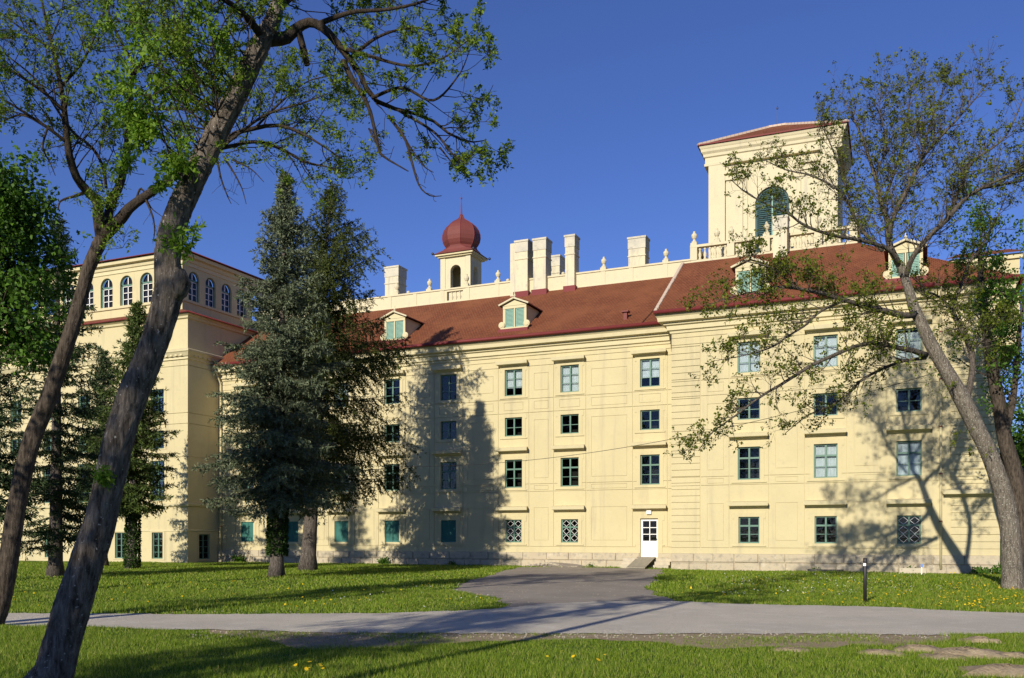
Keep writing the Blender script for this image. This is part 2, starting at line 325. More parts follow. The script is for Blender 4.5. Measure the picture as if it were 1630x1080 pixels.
VER = [ground(*p) for p in [(330, 1003), (600, 1007), (1000, 1008), (1500, 1010), (1510, 1018), (1450, 1030), (1360, 1026), (1300, 1036), (1230, 1030), (1150, 1034), (1050, 1022), (900, 1019), (760, 1022), (640, 1030), (520, 1034), (430, 1026), (350, 1012)]]
verge, VERP = sheet('dirt_verge', VER, .005, 'soil', .12, .3, 5)
# ------------------------------------------------------------------ the palace
PAL = tag(empty('palace', (-20, 0, 0)), 'pale yellow plastered palace with red tiled roofs, tower and onion turret', 'palace')
PAL.location = (0, 0, 0)
YC, YR, YL = 0.0, -2.35, -2.9                       # planes of the main front, right pavilion, left pavilion
XL, XR, XE = -43.9, -11.95, 3.2                     # left inner corner, right pavilion corner, right end
C_COLS = [-13.75, -18.45, -21.95, -26.25, -30.2, -33.95, -37.8, -41.45]
R_COLS = [-8.0, -4.33, -.6]
ROWS = {4: (9.97, 11.52, 1.12), 3: (7.6, 8.7, 1.1), 2: (4.58, 6.23, 1.1), 1: (1.38, 2.71, 1.03)}
def dress(cols, extra_hole=None):
    R = []
    for z in (11.98, 11.62, 9.72, 8.92, 4.76, 4.32, 1.13): R.append((-99, 99, z, z+GW, GD))
    sc = sorted(cols)
    for cx in sc:
        for s in (-1, 1): R.append((cx+s*.98-.017, cx+s*.98+.017, 1.13, 11.62, .035))
        R += ring(cx-.62, cx+.62, 9.1, 9.58, .026, .026) + ring(cx-.62, cx+.62, 4.42, 4.68, .026, .026)
    for a, b in zip(sc, sc[1:]):
        m, h = (a+b)/2, min((b-a)/2-1.3, 1.6)
        R += ring(m-h, m+h, 9.1, 9.58, .026, .026) + ring(m-h, m+h, 4.42, 4.68, .026, .026) + ring(m-h, m+h, 5.1, 8.5, .026, .026) + ring(m-h, m+h, 1.5, 3.4, .026, .026)
        R += ring(m-h, m+h, 10.2, 11.2, .026, .026)
    for cx in sc:
        for r, (z0, z1, wd) in ROWS.items():
            e = .2
            R.append((cx-wd/2-e-.12, cx+wd/2+e+.12, z0-.16, z0-.1, -.05))
            R.append((cx-wd/2-e, cx+wd/2+e, z0-.1, z1+.22, -.025)); R.append((cx-wd/2-e-.1, cx-wd/2+.05, z1-.1, z1+.22, -.025)); R.append((cx+wd/2-.05, cx+wd/2+e+.1, z1-.1, z1+.22, -.025))
    return R
def holes(cols, skip=()):
    return [(cx-wd/2, cx+wd/2, z0, z1, None) for cx in cols for r, (z0, z1, wd) in ROWS.items() if (cx, r) not in skip]
DOORX, DZ0, DZ1, DW = -13.8, .58, 2.72, 1.0
mb = MB(); rr = dress(C_COLS)+holes(C_COLS, {(-13.75, 1)})
rr += [(DOORX-.75, DOORX+.75, .3, 2.98, -.025), (DOORX-DW/2, DOORX+DW/2, DZ0, DZ1, None)]
relief(mb, XL, XR+.3, 0.0, 12.9, rr, front(YC)); mb.build('central_wall', 'plaster', PAL)
mb = MB(); rr = dress(R_COLS)
rr += [(XR, -10.45, z, z+.03, .045) for z in np.arange(1.45, 11.6, .335)] + [(-10.47, -10.43, 1.13, 11.62, .035)]
rr += [(1.17, 3.2, z, z+.035, .05) for z in np.arange(1.45, 11.6, .335)] + [(1.15, 1.185, 1.13, 11.62, .04)]
rr += ring(-10.1, -9.25, 5.1, 8.5, .026, .026)+ring(-10.1, -9.25, 9.1, 9.58, .026, .026)+ring(-10.1, -9.25, 1.5, 3.4, .026, .026)+ring(-10.1, -9.25, 10.2, 11.2, .026, .026)+ring(-10.1, -9.25, 4.42, 4.68, .026, .026)
rr += holes(R_COLS)
relief(mb, XR, XE, 0.0, 12.9, rr, front(YR))
mb.quad((XR, YR, 0), (XR, .4, 0), (XR, .4, 13), (XR, YR, 13)); mb.quad((XE, YR, 0), (XE, 14, 0), (XE, 14, 13), (XE, YR, 13))
mb.build('right_pavilion_wall', 'plaster', PAL)
# left pavilion
L_COLS = [-46.5, -49.8, -53.15, -56.5, -59.9, -63.2]
LROWS = {4: (9.95, 11.5, 1.15), 3: (7.55, 8.75, 1.15), 2: (4.1, 6.75, 1.25), 1: (.25, 2.0, .95)}
mb = MB(); rr = []
for z in (12.9, 9.8, 9.1, 6.93): rr.append((-99, 99, z, z+.04, .05))
for cx in L_COLS:
    for r, (z0, z1, wd) in LROWS.items():
        rr.append((cx-wd/2-.18, cx+wd/2+.18, z0-.08, z1+.18, -.03)); rr.append((cx-wd/2, cx+wd/2, z0, z1, None))
relief(mb, -68, XL, 0, 16.2, rr, front(YL))
rr = [(-99, 99, z, z+.04, .05) for z in (12.9, 9.8, 9.1, 6.93)]+[(-1.98, -.78, .12, 1.98, -.03), (-1.9, -.86, .22, 1.88, None)]
relief(mb, YL, .4, 0, 16.2, rr, side(XL)); mb.quad((XL, .4, 12), (XL, 12, 12), (XL, 12, 16.2), (XL, .4, 16.2))
mb.build('left_pavilion_wall', 'plaster', PAL)
# mouldings
CORN = [(0, 12.22), (.07, 12.25), (.09, 12.36), (.20, 12.40), (.22, 12.62), (.34, 12.66), (.36, 12.76), (.58, 12.80), (.62, 13.0), (.70, 13.08), (.72, 13.2), (0, 13.2)]
moulding('cornice', [(XL, YC, 0, -1), (XR+.02, YC, 0, -1)], CORN, 'trim', PAL)
moulding('cornice', [(XR, .3, -1, 0), (XR, YR, -1, -1), (XE, YR, 1, -1), (XE, 14, 1, 0)], CORN, 'trim', PAL)
LC = [(0, 13.3), (.1, 13.33), (.1, 13.5), (.18, 13.5), (.34, 13.74), (.4, 13.78), (.42, 13.9), (0, 14.05)]
moulding('cornice', [(-68, YL, 0, -1), (XL, YL, 1, -1), (XL, .1, 1, 0)], LC, 'trim', PAL)
TC = [(0, 15.95), (.12, 16.0), (.16, 16.12), (.3, 16.2), (.32, 16.3), (0, 16.32)]
moulding('cornice', [(-68, YL, 0, -1), (XL, YL, 1, -1), (XL, 10, 1, 0)], TC, 'trim', PAL)
for z in (3.82,): moulding('string_course', [(-68, YL, 0, -1), (XL, YL, 1, -1), (XL, .0, 1, 0)], [(0, z-.14), (.12, z-.1), (.16, z), (.16, z+.06), (0, z+.1)], 'trim', PAL)
moulding('string_course', [(-68, YL, 0, -1), (XL, YL, 1, -1), (XL, .0, 1, 0)], [(0, 2.06), (.05, 2.08), (.05, 2.16), (0, 2.18)], 'trim', PAL)
dent = MB().box(-.09, .09, -.26, .02, 0, .17).mesh('dentil', 'trim')
x = XL-.35
while x > -58: put('dentil', dent, PAL, (x, YL-.01, 13.52)); x -= .42
for y in np.arange(YL+.4, -.1, .42): put('dentil', dent, PAL, (XL+.01, y, 13.52), rz=rad(90))
# hoods over the windows
HP = [(0, 0), (.10, .02), (.16, .09), (.38, .12), (.42, .30), (0, .36)]
def hood(cx, z, wd, Y, sgn=None):
    mb = MB(); pr = HP; n = len(pr)
    for x, k in ((cx-wd/2, 1), (cx+wd/2, -1)):
        for o, h in pr: mb.v.append((x+k*(.42-o)*.3, Y-o, z+h))
    for k in range(n-1): mb.f.append((k, n+k, n+k+1, k+1))
    mb.f += [tuple(range(n-1, -1, -1)), tuple(range(n, 2*n))]; return mb.build('window_hood', 'trim', PAL)
for cols, Y in ((C_COLS, YC), (R_COLS, YR)):
    for cx in cols:
        for z in (11.66, 6.6, 3.14): hood(cx, z, 2.0, Y)
# heavier ledge on the end bay
hood(2.05, 3.55, 2.4, YR)
# plinth stones, two courses
def plinth(x0, x1, Y, lo, hi, seed):
    rnd = random.Random(seed); pl = MB().box(x0, x1, Y-.03, Y+.02, -.1, hi-.02).build('plinth', 'plinth_stone', PAL)
    zs = [lo, lo+(hi-lo)*.5, hi]
    for c in range(2):
        x = x0+(0 if c else -.5)
        while x < x1-.05:
            L = rnd.uniform(.85, 1.5); a, b = max(x, x0), min(x+L, x1)
            if x1-b < .3: b = x1
            dd = rnd.uniform(.075, .10)
            if b-a > .15 and not (Y == YC and a < DOORX+.5 and b > DOORX-.5 and c == 1):
                m = MB(); e = .02
                m.add([(a+.012, Y-.02, zs[c]+.01), (b-.012, Y-.02, zs[c]+.01), (b-.012, Y-.02, zs[c+1]-.01), (a+.012, Y-.02, zs[c+1]-.01),
                       (a+.012+e, Y-dd, zs[c]+.01+e), (b-.012-e, Y-dd, zs[c]+.01+e), (b-.012-e, Y-dd, zs[c+1]-.01-e), (a+.012+e, Y-dd, zs[c+1]-.01-e)],
                      [(4, 5, 6, 7), (0, 1, 5, 4), (1, 2, 6, 5), (2, 3, 7, 6), (3, 0, 4, 7)])
                m.build('stone', 'plinth_stone', pl)
            x = b if b == x1 else x+L
plinth(XL, DOORX-.52, YC, -.05, .82, 1); plinth(DOORX+.52, XR, YC, -.05, .82, 4); plinth(XR-.02, XE, YR, -.05, .86, 2)
# windows ------------------------------------------------------------
WCACHE = {}
def grid_frame(wd, h, nx, zsplit, bar, mull, mat_):
    """outer frame, centre mullion, glazing bars at zsplit (fractions); returns mesh and list of pane rects"""
    key = (wd, h, nx, tuple(zsplit), mat_)
    if key in WCACHE: return WCACHE[key]
    m = MB(); o = .065
    for a in (-wd/2, wd/2-o): m.box(a, a+o, -.03, .05, 0, h)
    for a in (0, h-o): m.box(-wd/2+o, wd/2-o, -.028, .05, a, a+o)
    cols = []; x0 = -wd/2+o; cw = (wd-2*o-(nx-1)*mull)/nx
    for i in range(nx):
        cols.append((x0, x0+cw))
        if i < nx-1: m.box(x0+cw, x0+cw+mull, -.045, .04, o, h-o)
        x0 += cw+mull
    zs = [o]+[h*f for f, t in zsplit]+[h-o]; th = [0]+[t for f, t in zsplit]+[0]
    panes = []
    for k in range(len(zs)-1):
        a, b = zs[k]+th[k]/2, zs[k+1]-th[k+1]/2
        for c in cols:
            panes.append((c[0], c[1], a, b))
            if k < len(zs)-2: m.box(c[0], c[1], -.022 if th[k+1] < .05 else -.04, .035, zs[k+1]-th[k+1]/2, zs[k+1]+th[k+1]/2)
    WCACHE[key] = (m.mesh('window', mat_), panes); return WCACHE[key]
PC = {}
def pane_mesh(a, b):
    k = (round(a, 3), round(b, 3))
    if k not in PC: PC[k] = MB().box(-a/2, a/2, -.004, .004, 0, b).mesh('pane', 'pane_glass')
    return PC[k]
ROOM = {}
def room(wd, h):
    k = (wd, h)
    if k not in ROOM:
        m = MB(); a, d = wd/2+.3, 1.6
        m.box(-a, a, .27, d, -.2, h+.3); m.f = [m.f[i] for i in (0, 1, 3, 4, 5)]; ROOM[k] = m.mesh('room', 'interior')
    return ROOM[k]
def window(loc, wd, h, style, rz=0, curtain=None, frame='green_paint', lattice=False, deep=.13):
    sp = {'6': [(.34, .03), (.66, .09)], '6b': [(.34, .03), (.66, .03)], '4': [(.47, .035)], '8': [(.25, .03), (.5, .03), (.75, .03)]}[style]
    me, panes = grid_frame(wd, h, 2, sp, .05, .085, frame)
    c, s = math.cos(rz), math.sin(rz)
    o = put('window', me, PAL, (loc[0]-s*deep, loc[1]+c*deep, loc[2]), rz=rz)
    put('room', room(wd, h), o, (0, -deep, 0))
    for (a, b, z0, z1) in panes: put('pane', pane_mesh(b-a, z1-z0), o, ((a+b)/2, .012, z0))
    if curtain:
        z0, z1 = curtain; k = ('c', wd, h, curtain)
        if k not in ROOM:
            m = MB(); N = 26
            for sd in (-1, 1):
                xa, xb = (-wd/2+.02, -.02) if sd < 0 else (.02, wd/2-.02)
                P = [(xa+(xb-xa)*i/N, .13+.02*math.sin(i*1.9)) for i in range(N+1)]
                for (p, q) in zip(P, P[1:]): m.quad((p[0], p[1], h*z0), (q[0], q[1], h*z0), (q[0], q[1], h*z1), (p[0], p[1], h*z1))
            ROOM[k] = m.mesh('curtain', 'curtain')
        put('curtain', ROOM[k], o)
    if lattice:
        k = ('l', wd, h)
        if k not in ROOM:
            m = MB()
            for (a, b, z0, z1) in panes:
                W_, H_ = b-a, z1-z0; y = -.012
                for i in range(2):
                    zz0, zz1 = z0, z1; cxm = (a+b)/2; xs = (a, cxm, b)
                    for (p, q) in (((a, (z0+z1)/2), (cxm, z1)), ((cxm, z1), (b, (z0+z1)/2)), ((b, (z0+z1)/2), (cxm, z0)), ((cxm, z0), (a, (z0+z1)/2))):
                        if i == 0: m.bar((p[0], y, p[1]), (q[0], y, q[1]), .016, .012)
            ROOM[k] = m.mesh('lattice', 'white_paint')
        put('lattice', ROOM[k], o)
    return o
def shutter(loc, wd, h, m_, leaves=2, rz=0, slat=.075, parent=None, frame=None, deep=.06):
    k = ('s', wd, h, m_, leaves)
    if k not in WCACHE:
        m = MB(); f = .055; lw = wd/leaves
        for i in range(leaves):
            a, b = -wd/2+i*lw+.006, -wd/2+(i+1)*lw-.006
            m.box(a, a+f, -.03, .02, 0, h); m.box(b-f, b, -.03, .02, 0, h); m.box(a+f, b-f, -.028, .02, 0, f); m.box(a+f, b-f, -.028, .02, h-f, h)
            m.box(a+f, b-f, .022, .03, f, h-f)
            z = f
            while z < h-f-slat*.5:
                m.add([(a+f, -.022, z), (b-f, -.022, z), (b-f, .012, z+slat*.92), (a+f, .012, z+slat*.92), (a+f, -.010, z), (b-f, -.010, z), (b-f, .02, z+slat*.92), (a+f, .02, z+slat*.92)], [(0, 1, 2, 3), (7, 6, 5, 4), (0, 4, 5, 1), (3, 2, 6, 7)]); z += slat
        WCACHE[k] = m.mesh('shutter', m_)
    c, s = math.cos(rz), math.sin(rz)
    return put('shutter', WCACHE[k], parent or PAL, (loc[0]-s*deep, loc[1]+c*deep, loc[2]), rz=rz)
for i, cx in enumerate(C_COLS):
    for r, (z0, z1, wd) in ROWS.items():
        if r == 1 and i == 0: continue
        if r == 1 and i >= 3: shutter((cx, YC, z0), wd, z1-z0, 'shutter_teal', 2); continue
        st = {4: '6b', 3: '4', 2: '6', 1: '6'}[r]
        cu = {(4, 0): (.35, 1), (4, 1): (.02, 1), (4, 2): (.3, 1), (4, 3): (.0, .0), (4, 5): (.3, 1), (4, 6): (.2, 1)}.get((r, i))
        if cu == (.0, .0): cu = None
        window((cx, YC, z0), wd, z1-z0, st, curtain=cu, lattice=(r == 1))
for i, cx in enumerate(R_COLS):
    for r, (z0, z1, wd) in ROWS.items():
        st = {4: '6b', 3: '4', 2: '6', 1: '6'}[r]
        cu = {(4, 0): (0, 1), (4, 1): (.0, 1), (4, 2): (.1, .9), (2, 1): (0, 1), (2, 2): (0, 1)}.get((r, i))
        window((cx, YR, z0), wd, z1-z0, st, curtain=cu, lattice=(r == 1 and i == 2))
for i, cx in enumerate(L_COLS[:5]):
    for r, (z0, z1, wd) in LROWS.items(): window((cx, YL, z0), wd, z1-z0, {4: '6', 3: '4', 2: '8', 1: '8'}[r], curtain=(.0, 1) if r == 4 and i == 4 else None)
window((XL, -1.38, .22), 1.04, 1.66, '8', rz=rad(90))
# door
dm = MB(); dh = DZ1-DZ0
for a in (-DW/2, DW/2-.11): dm.box(a, a+.11, -.03, .04, 0, dh-.04)
dm.box(-DW/2+.11, DW/2-.11, -.028, .04, 0, .16); dm.box(-DW/2+.11, DW/2-.11, -.028, .04, .78, .9); dm.box(-DW/2+.11, DW/2-.11, -.028, .04, dh-.14, dh-.04); dm.box(-DW/2+.11, DW/2-.11, -.01, .03, .16, .78)
for k in range(5): dm.box(-.32+k*.135, -.22+k*.135, -.017, -.01, .2, .74)
dm.box(-.02, .02, -.027, .03, .9, dh-.14); dpane = []
for k in range(3):
    a = .9+k*(dh-1.04)/3; b = a+(dh-1.04)/3
    if k: dm.box(-DW/2+.11, -.02, -.024, .03, a-.02, a+.02); dm.box(.02, DW/2-.11, -.024, .03, a-.02, a+.02)
    dpane += [(-DW/2+.11, -.02, a+.02*(k > 0), b-.02*(k < 2)), (.02, DW/2-.11, a+.02*(k > 0), b-.02*(k < 2))]
door = dm.build('door', 'white_paint', PAL, (DOORX, YC+.16, DZ0)); door['label'] = 'white half-glazed door with six panes above a ramp'
put('room', room(DW, dh), door, (0, -.16, 0))
for a, b, z0, z1 in dpane: put('pane', pane_mesh(b-a, z1-z0), door, ((a+b)/2, .01, z0))
MB().lathe([(.012, 0), (.02, .02), (.012, .09)], 8).build('handle', 'grey_metal', door, (.42, -.08, .95))
MB().box(-.13, .13, -.12, 0, 0, .2).box(-.10, .10, -.15, -.12, .03, .17).build('door_lamp', 'white_paint', PAL, (DOORX+.02, YC-.03, 3.0-.05))
st = MB(); 
for k in range(3): st.box(-.42+.0*k, .42, -.95+.3*k, -.651+.3*k, -.05, .18*(k+1))
for dx in (-.93, .93):
    put('door_step', st.mesh('door_step', 'step_stone'), PAL, (DOORX+dx*1.0, -.11, 0))
rp = MB(); a, b = DOORX-.62, DOORX+.40
rp.add([(a-.05, -2.1, .03), (b-.05, -2.1, .03), (b, -.12, .56), (a, -.12, .56), (a-.05, -2.1, .07), (b-.05, -2.1, .07), (b, -.12, .60), (a, -.12, .60)], [(0, 3, 2, 1), (4, 5, 6, 7), (0, 1, 5, 4), (1, 2, 6, 5), (2, 3, 7, 6), (3, 0, 4, 7)])
tag(rp.build('plank_ramp', 'board'), 'grey wooden board ramp leaning up to the white door', 'ramp')
# roofs ------------------------------------------------------------------
EZ, TZ = 13.26, 17.4
YT = 5.3; YT2 = YR+YT
mb = MB(); roofquad(mb, (XL, YC-.82, EZ), (XR+.2, YC-.82, EZ), (XR+.2, YT, TZ), (XL, YT, TZ)); mb.build('roof', 'roof_tile', PAL)
XV, XT = XR-.72, -3.2
mb = MB(); roofquad(mb, (XV, YR-.82, EZ), (XE+.82, YR-.82, EZ), (XT, YT2, TZ), (XV, YT2, TZ))
roofquad(mb, (XE+.82, YR-.82, EZ), (XE+.82, 14, EZ), (XT, 14, TZ), (XT, YT2, TZ)); mb.build('roof', 'roof_tile', PAL)
mb = MB(); mb.add([(XV+.03, YR-.8, EZ-.06), (XV+.03, YT2, TZ-.03), (XV+.03, YT2, TZ-.9), (XV+.03, YT2-3, EZ-.06)], [(0, 1, 2, 3)]); mb.build('verge_board', 'red_metal', PAL)
vt = MB().box(-.07, .09, -.075, .075, .0, .09).mesh('verge_tile', 'ridge_mortar')
n = 34
for k in range(n):
    t = (k+.5)/n; o = put('verge_tile', vt, PAL, (XV+.05, YR-.82+(YT2-YR+.82)*t, EZ+(TZ-EZ)*t)); o.rotation_euler = (math.atan2(TZ-EZ, YT+.82), 0, random.Random(k).uniform(-.1, .1))
mb = MB(); mb.box(XL, XR, YT, 20, 16.9, 17.3); mb.box(XR, XT, YT2, 14, 16.9, 17.36); mb.build('terrace', 'whitewash', PAL)
def gutter(pts, parent, r_=.1): return MB().tube([Vector(p) for p in pts], [r_]*len(pts), 8).build('gutter', 'red_metal', parent, smooth=True)
gutter([(XL+.4, YC-.86, EZ-.02), (XV-.02, YC-.86, EZ-.02)], PAL); gutter([(XV, YR-.86, EZ-.02), (XE+.86, YR-.86, EZ-.02)], PAL); gutter([(XE+.86, YR-.86, EZ-.02), (XE+.86, 14, EZ-.02)], PAL)
for x0, Y in ((XR-.18, YC), (.76, YR), (XL+.3, YC)):
    p = [Vector((x0, Y-.8, EZ-.1)), Vector((x0, Y-.7, 12.9)), Vector((x0, Y-.25, 12.3)), Vector((x0, Y-.1, 12.0)), Vector((x0, Y-.1, 6)), Vector((x0, Y-.1, .2))]
    dp = MB().tube(p, [.055]*6, 8).build('downpipe', 'trim', PAL, smooth=True)
    for z in (2.4, 4.6, 6.8, 9, 11.2): MB().lathe([(.075, 0), (.075, .05)], 8).build('bracket', 'red_metal', dp, (x0, Y-.1, z))
rv = MB().box(-.1, .1, -.1, .1, 0, .45).box(-.2, .2, -.2, .2, .45, .53)
rv.build('roof_vent', 'copper_red', PAL, (-15.15, .05, 13.75))
lc = MB().tube([Vector((-14.0, -.78, EZ+.08)), Vector((-13.75, .6, 14.3)), Vector((-13.3, YT-.1, TZ+.06))], [.018]*3, 5); lc.build('lightning_conductor', 'dark_metal', PAL)
# parapet ---------------------------------------------------------------
par = MB(); BX0, BX1 = -29.15, -27.95
for a, b in ((-45, BX0), (BX1, XR-.4)): par.box(a, b, YT, YT+.3, 17.28, 18.22)
par.box(BX0, BX1, YT, YT+.3, 17.28, 17.5); par.box(BX0, BX1, YT, YT+.3, 18.1, 18.219)
par.box(-45, XR-.4, YT-.06, YT+.36, 18.22, 18.32); par.box(-45, XR-.4, YT-.05, YT-.001, 17.28, 17.42)
PR = par.build('parapet', 'whitewash', PAL)
xs = [-14.25, -16.4, -18.2, -20.2, -25.45, -27.6, -29.5, -31.6, -33.6, -36, -38, -40, -42]
for x in xs: MB().box(x-.14, x+.14, YT-.035, YT-.001, 17.42, 18.22).build('parapet_post', 'whitewash', PR)
URN = [(.16, 0), (.16, .1), (.09, .14), (.07, .22), (.13, .3), (.17, .42), (.15, .52), (.08, .58), (.06, .62), (.07, .68), (.0, .72)]
BALP = [(.09, 0), (.09, .08), (.05, .12), (.10, .26), (.09, .34), (.045, .48), (.04, .56), (.08, .6), (.08, .68)]
urn = MB().box(-.18, .18, -.18, .18, 0, .14).lathe(URN, 10, (0, 0, .14)).mesh('urn', 'whitewash', False)
bal = MB().lathe(BALP, 8).mesh('baluster', 'whitewash', True)
for x in (-14.25, -18.2, -25.45, -27.75, -30.55, -33.1, -37, -41): put('urn', urn, PR, (x, YT+.15, 18.32))
for k in range(3): put('baluster', bal, PR, (BX0+.3+k*.3, YT+.15, 17.45))
ball = MB().lathe([(.05, 0), (.12, .06), (.12, .14), (.05, .2)], 8).mesh('knob', 'whitewash', True)
for x in (-24.75, -32.2, -20.9): put('knob', ball, PR, (x, YT+.15, 18.32))
# chimneys
def chimney(x0, x1, y0, y1, z0, z1, flash=True, band=True, side_step=None):
    m = MB(); m.box(x0, x1, y0, y1, z0, z1-.75); cp = MB().box(x0-.03, x1+.03, y0-.03, y1+.03, z1-.75, z1-.12).box(x0-.07, x1+.07, y0-.07, y1+.07, z1-.12, z1).box(x0+.1, x1-.1, y0+.1, y1-.1, z1, z1+.05)
    if band: m.box(x0-.04, x1+.04, y0-.04, y1+.04, z1-1.25, z1-1.18)
    if side_step: m.box(x0-side_step, x0-.04, y0+.12, y1-.1, z0, z1-.1)
    c = m.build('chimney', 'chimney_render', PAL); cp.build('chimney_cap', 'chimney_cap', c)
    if flash: MB().box(x0-.1, x1+.1, y0-.12, y1, z0-.25, z0+.24).build('flashing', 'red_metal', c)
    return c
chimney(-24.0, -23.15, 4.95, 5.9, 17.2, 20.75, side_step=.42)
chimney(-22.75, -21.9, 4.95, 5.9, 17.2, 20.72)
chimney(-20.58, -19.97, 4.95, 5.8, 17.2, 20.66)
chimney(-17.2, -16.1, 7.4, 8.3, 17.2, 20.8, False); chimney(-35.2, -34.1, 7.3, 8.4, 17.2, 21.0, False, True)
chimney(-24.35, -23.55, 8.5, 9.6, 17.2, 20.75, False); chimney(-23.65, -22.85, 9.9, 10.9, 17.2, 21.1, False)
# bell turret with the onion dome
TX0, TX1, TY0, TY1, TB, TT = -30.5, -28.25, 7.0, 8.75, 17.3, 20.95
tur = MB(); xm = (TX0+TX1)/2; ym = (TY0+TY1)/2
arch_wall(tur, TX0, TX1, TB, TT, [(xm, .4, 18.75, 20.0)], front(TY0), .3)
arch_wall(tur, TY0, TY1, TB, TT, [(ym, .34, 18.75, 20.05)], side(TX1), .3)
arch_wall(tur, TY0, TY1, TB, TT, [(ym, .34, 18.75, 20.05)], lambda u, v, d: (TX0+d, u, v), .3); arch_wall(tur, TX0, TX1, TB, TT, [(xm, .4, 18.75, 20.0)], lambda u, v, d: (u, TY1-d, v), .3)
tur.box(TX0+.29, TX1-.29, TY0+.29, TY1-.29, TB, 18.74); tur.box(TX0+.02, TX1-.02, TY0+.02, TY1-.02, TT-.2, TT)
for a in (TX0, TX1-.34): tur.box(a-.03 if a == TX0 else a, a+.34+(.03 if a != TX0 else 0), TY0-.05, TY0+.1, 18.2, TT-.02)
TU = tur.build('turret', 'whitewash', PAL)
MB().box(TX0-.18, TX1+.18, TY0-.18, TY1+.18, TT, TT+.1).box(TX0-.32, TX1+.32, TY0-.32, TY1+.32, TT+.1, TT+.22).build('turret_cornice', 'trim', TU)
dome = MB(); D0 = TT+.22; hw, hd = (TX1-TX0)/2+.4, (TY1-TY0)/2+.4
def sq(r, k, n=8):
    a = math.pi/8+k*math.pi/4; return r*math.cos(a), r*math.sin(a)
prof = [(1.28, 0, 1), (1.22, .05, 1), (1.1, .16, .92), (1.0, .32, .6), (.96, .5, .2), (1.0, .62, 0), (1.1, .76, 0), (1.21, .98, 0), (1.26, 1.26, 0), (1.25, 1.52, 0), (1.15, 1.82, 0), (.98, 2.08, 0), (.72, 2.31, 0), (.47, 2.47, 0), (.25, 2.6, 0), (.13, 2.76, 0), (.075, 2.95, 0)]
for r, z, q in prof:
    for k in range(8):
        ox, oy = sq(r*1.06, k)
        c = [(1, 1), (1, 1), (-1, 1), (-1, 1), (-1, -1), (-1, -1), (1, -1), (1, -1)][k]
        sxx, syy = c[0]*hw*r/1.28, c[1]*hd*r/1.28
        # square eave morphs to an octagon above
        px, py = ox*(1-q)+sxx*q, oy*(1-q)*(.95)+syy*q
        dome.v.append((xm+px, ym+py, D0+z))
for i in range(len(prof)-1):
    for k in range(8): k2 = (k+1) % 8; dome.f.append((i*8+k, i*8+k2, (i+1)*8+k2, (i+1)*8+k))
dome.f.append(tuple((len(prof)-1)*8+k for k in range(8)))
DO = dome.build('onion_dome', 'copper_red', TU)
for k in range(8): MB().tube([Vector(dome.v[i*8+k]) for i in range(3, len(prof))], [.022]*(len(prof)-3), 5).build('rib', 'red_metal', DO)
MB().lathe([(.07, 0), (.05, .4), (.03, .9), (.025, 1.1), (.06, 1.15), (.06, 1.22), (.01, 1.28), (.01, 1.5)], 8).build('finial', 'copper_red', DO, (xm, ym, D0+2.9))
for sx_ in (-1, 1):
    for sy_ in (-1, 1): MB().lathe([(.03, -.03), (.09, .03), (.09, .1), (.02, .16)], 8).build('corner_knob', 'dark_metal', DO, (xm+sx_*(hw+.03), ym+sy_*(hd+.03), D0-.02))
# dormers
def dormer(xc, Yf, z0):
    w_, h_ = 1.5, 1.12
    m = MB(); m.box(-w_/2, -w_/2+.14, 0, .2, 0, h_); m.box(w_/2-.14, w_/2, 0, .2, 0, h_); m.box(-w_/2, w_/2, -.02, .2, h_, h_+.16); m.box(-w_/2-.12, w_/2+.12, -.1, .2, -.1, 0); m.box(-.035, .035, -.01, .1, 0, h_)
    m.add([(-w_/2-.06, -.04, h_+.16), (w_/2+.06, -.04, h_+.16), (0, -.04, h_+.50)], [(0, 1, 2)])
    dpt = 2.4
    for s in (-1, 1): m.add([(s*w_/2, .18, 0), (s*w_/2, .18, h_+.16), (s*w_/2, dpt, h_+.16)], [(0, 1, 2)])
    d = m.build('dormer', 'trim', PAL, (xc, Yf, z0))
    r = MB()
    for s in (-1, 1):
        a = [(0, -.14, h_+.54), (s*(w_/2+.2), -.14, h_+.16), (s*(w_/2+.2), dpt+.1, h_+.16), (0, dpt+.8, h_+.54)]
        r.add(a+[(p[0], p[1], p[2]+.06) for p in a], [(0, 1, 2, 3), (7, 6, 5, 4), (0, 4, 5, 1), (1, 5, 6, 2), (2, 6, 7, 3)])
    r.build('dormer_roof', 'copper_red', d)
    rk = MB()
    for s in (-1, 1): rk.bar((0, -.15, h_+.58), (s*(w_/2+.2), -.15, h_+.2), .09, .12)
    rk.build('raking_cornice', 'whitewash', d)
    for s in (-1, 1):
        MB().lathe([(.0, 0), (.2, .01), (.2, .1), (.13, .12), (.13, .14), (0, .145)], 12).build('volute', 'trim', d, (s*(w_/2+.05), -.0, .16)).rotation_euler = (rad(90), 0, 0)
    MB().lathe([(.07, 0), (.05, .1), (.09, .16), (.03, .26), (.02, .4)], 8).build('finial', 'whitewash', d, (0, 0, h_+.56))
    for s in (-1, 1): shutter((s*(w_/4-.035), .0, .01), w_/2-.19, h_-.02, 'shutter_pale', 1, parent=d, deep=.06)
    MB().box(-w_/2-.2, w_/2+.2, -.3, .0, -.36, -.12).build('flashing', 'red_metal', d)
    return d
dormer(-21.95, .15, 14.02)
dormer(-30.1, .15, 14.02); dormer(-37.9, .15, 14.02)
dormer(-7.95, YR+.15, 14.02); dormer(-.75, YR+.15, 14.02)
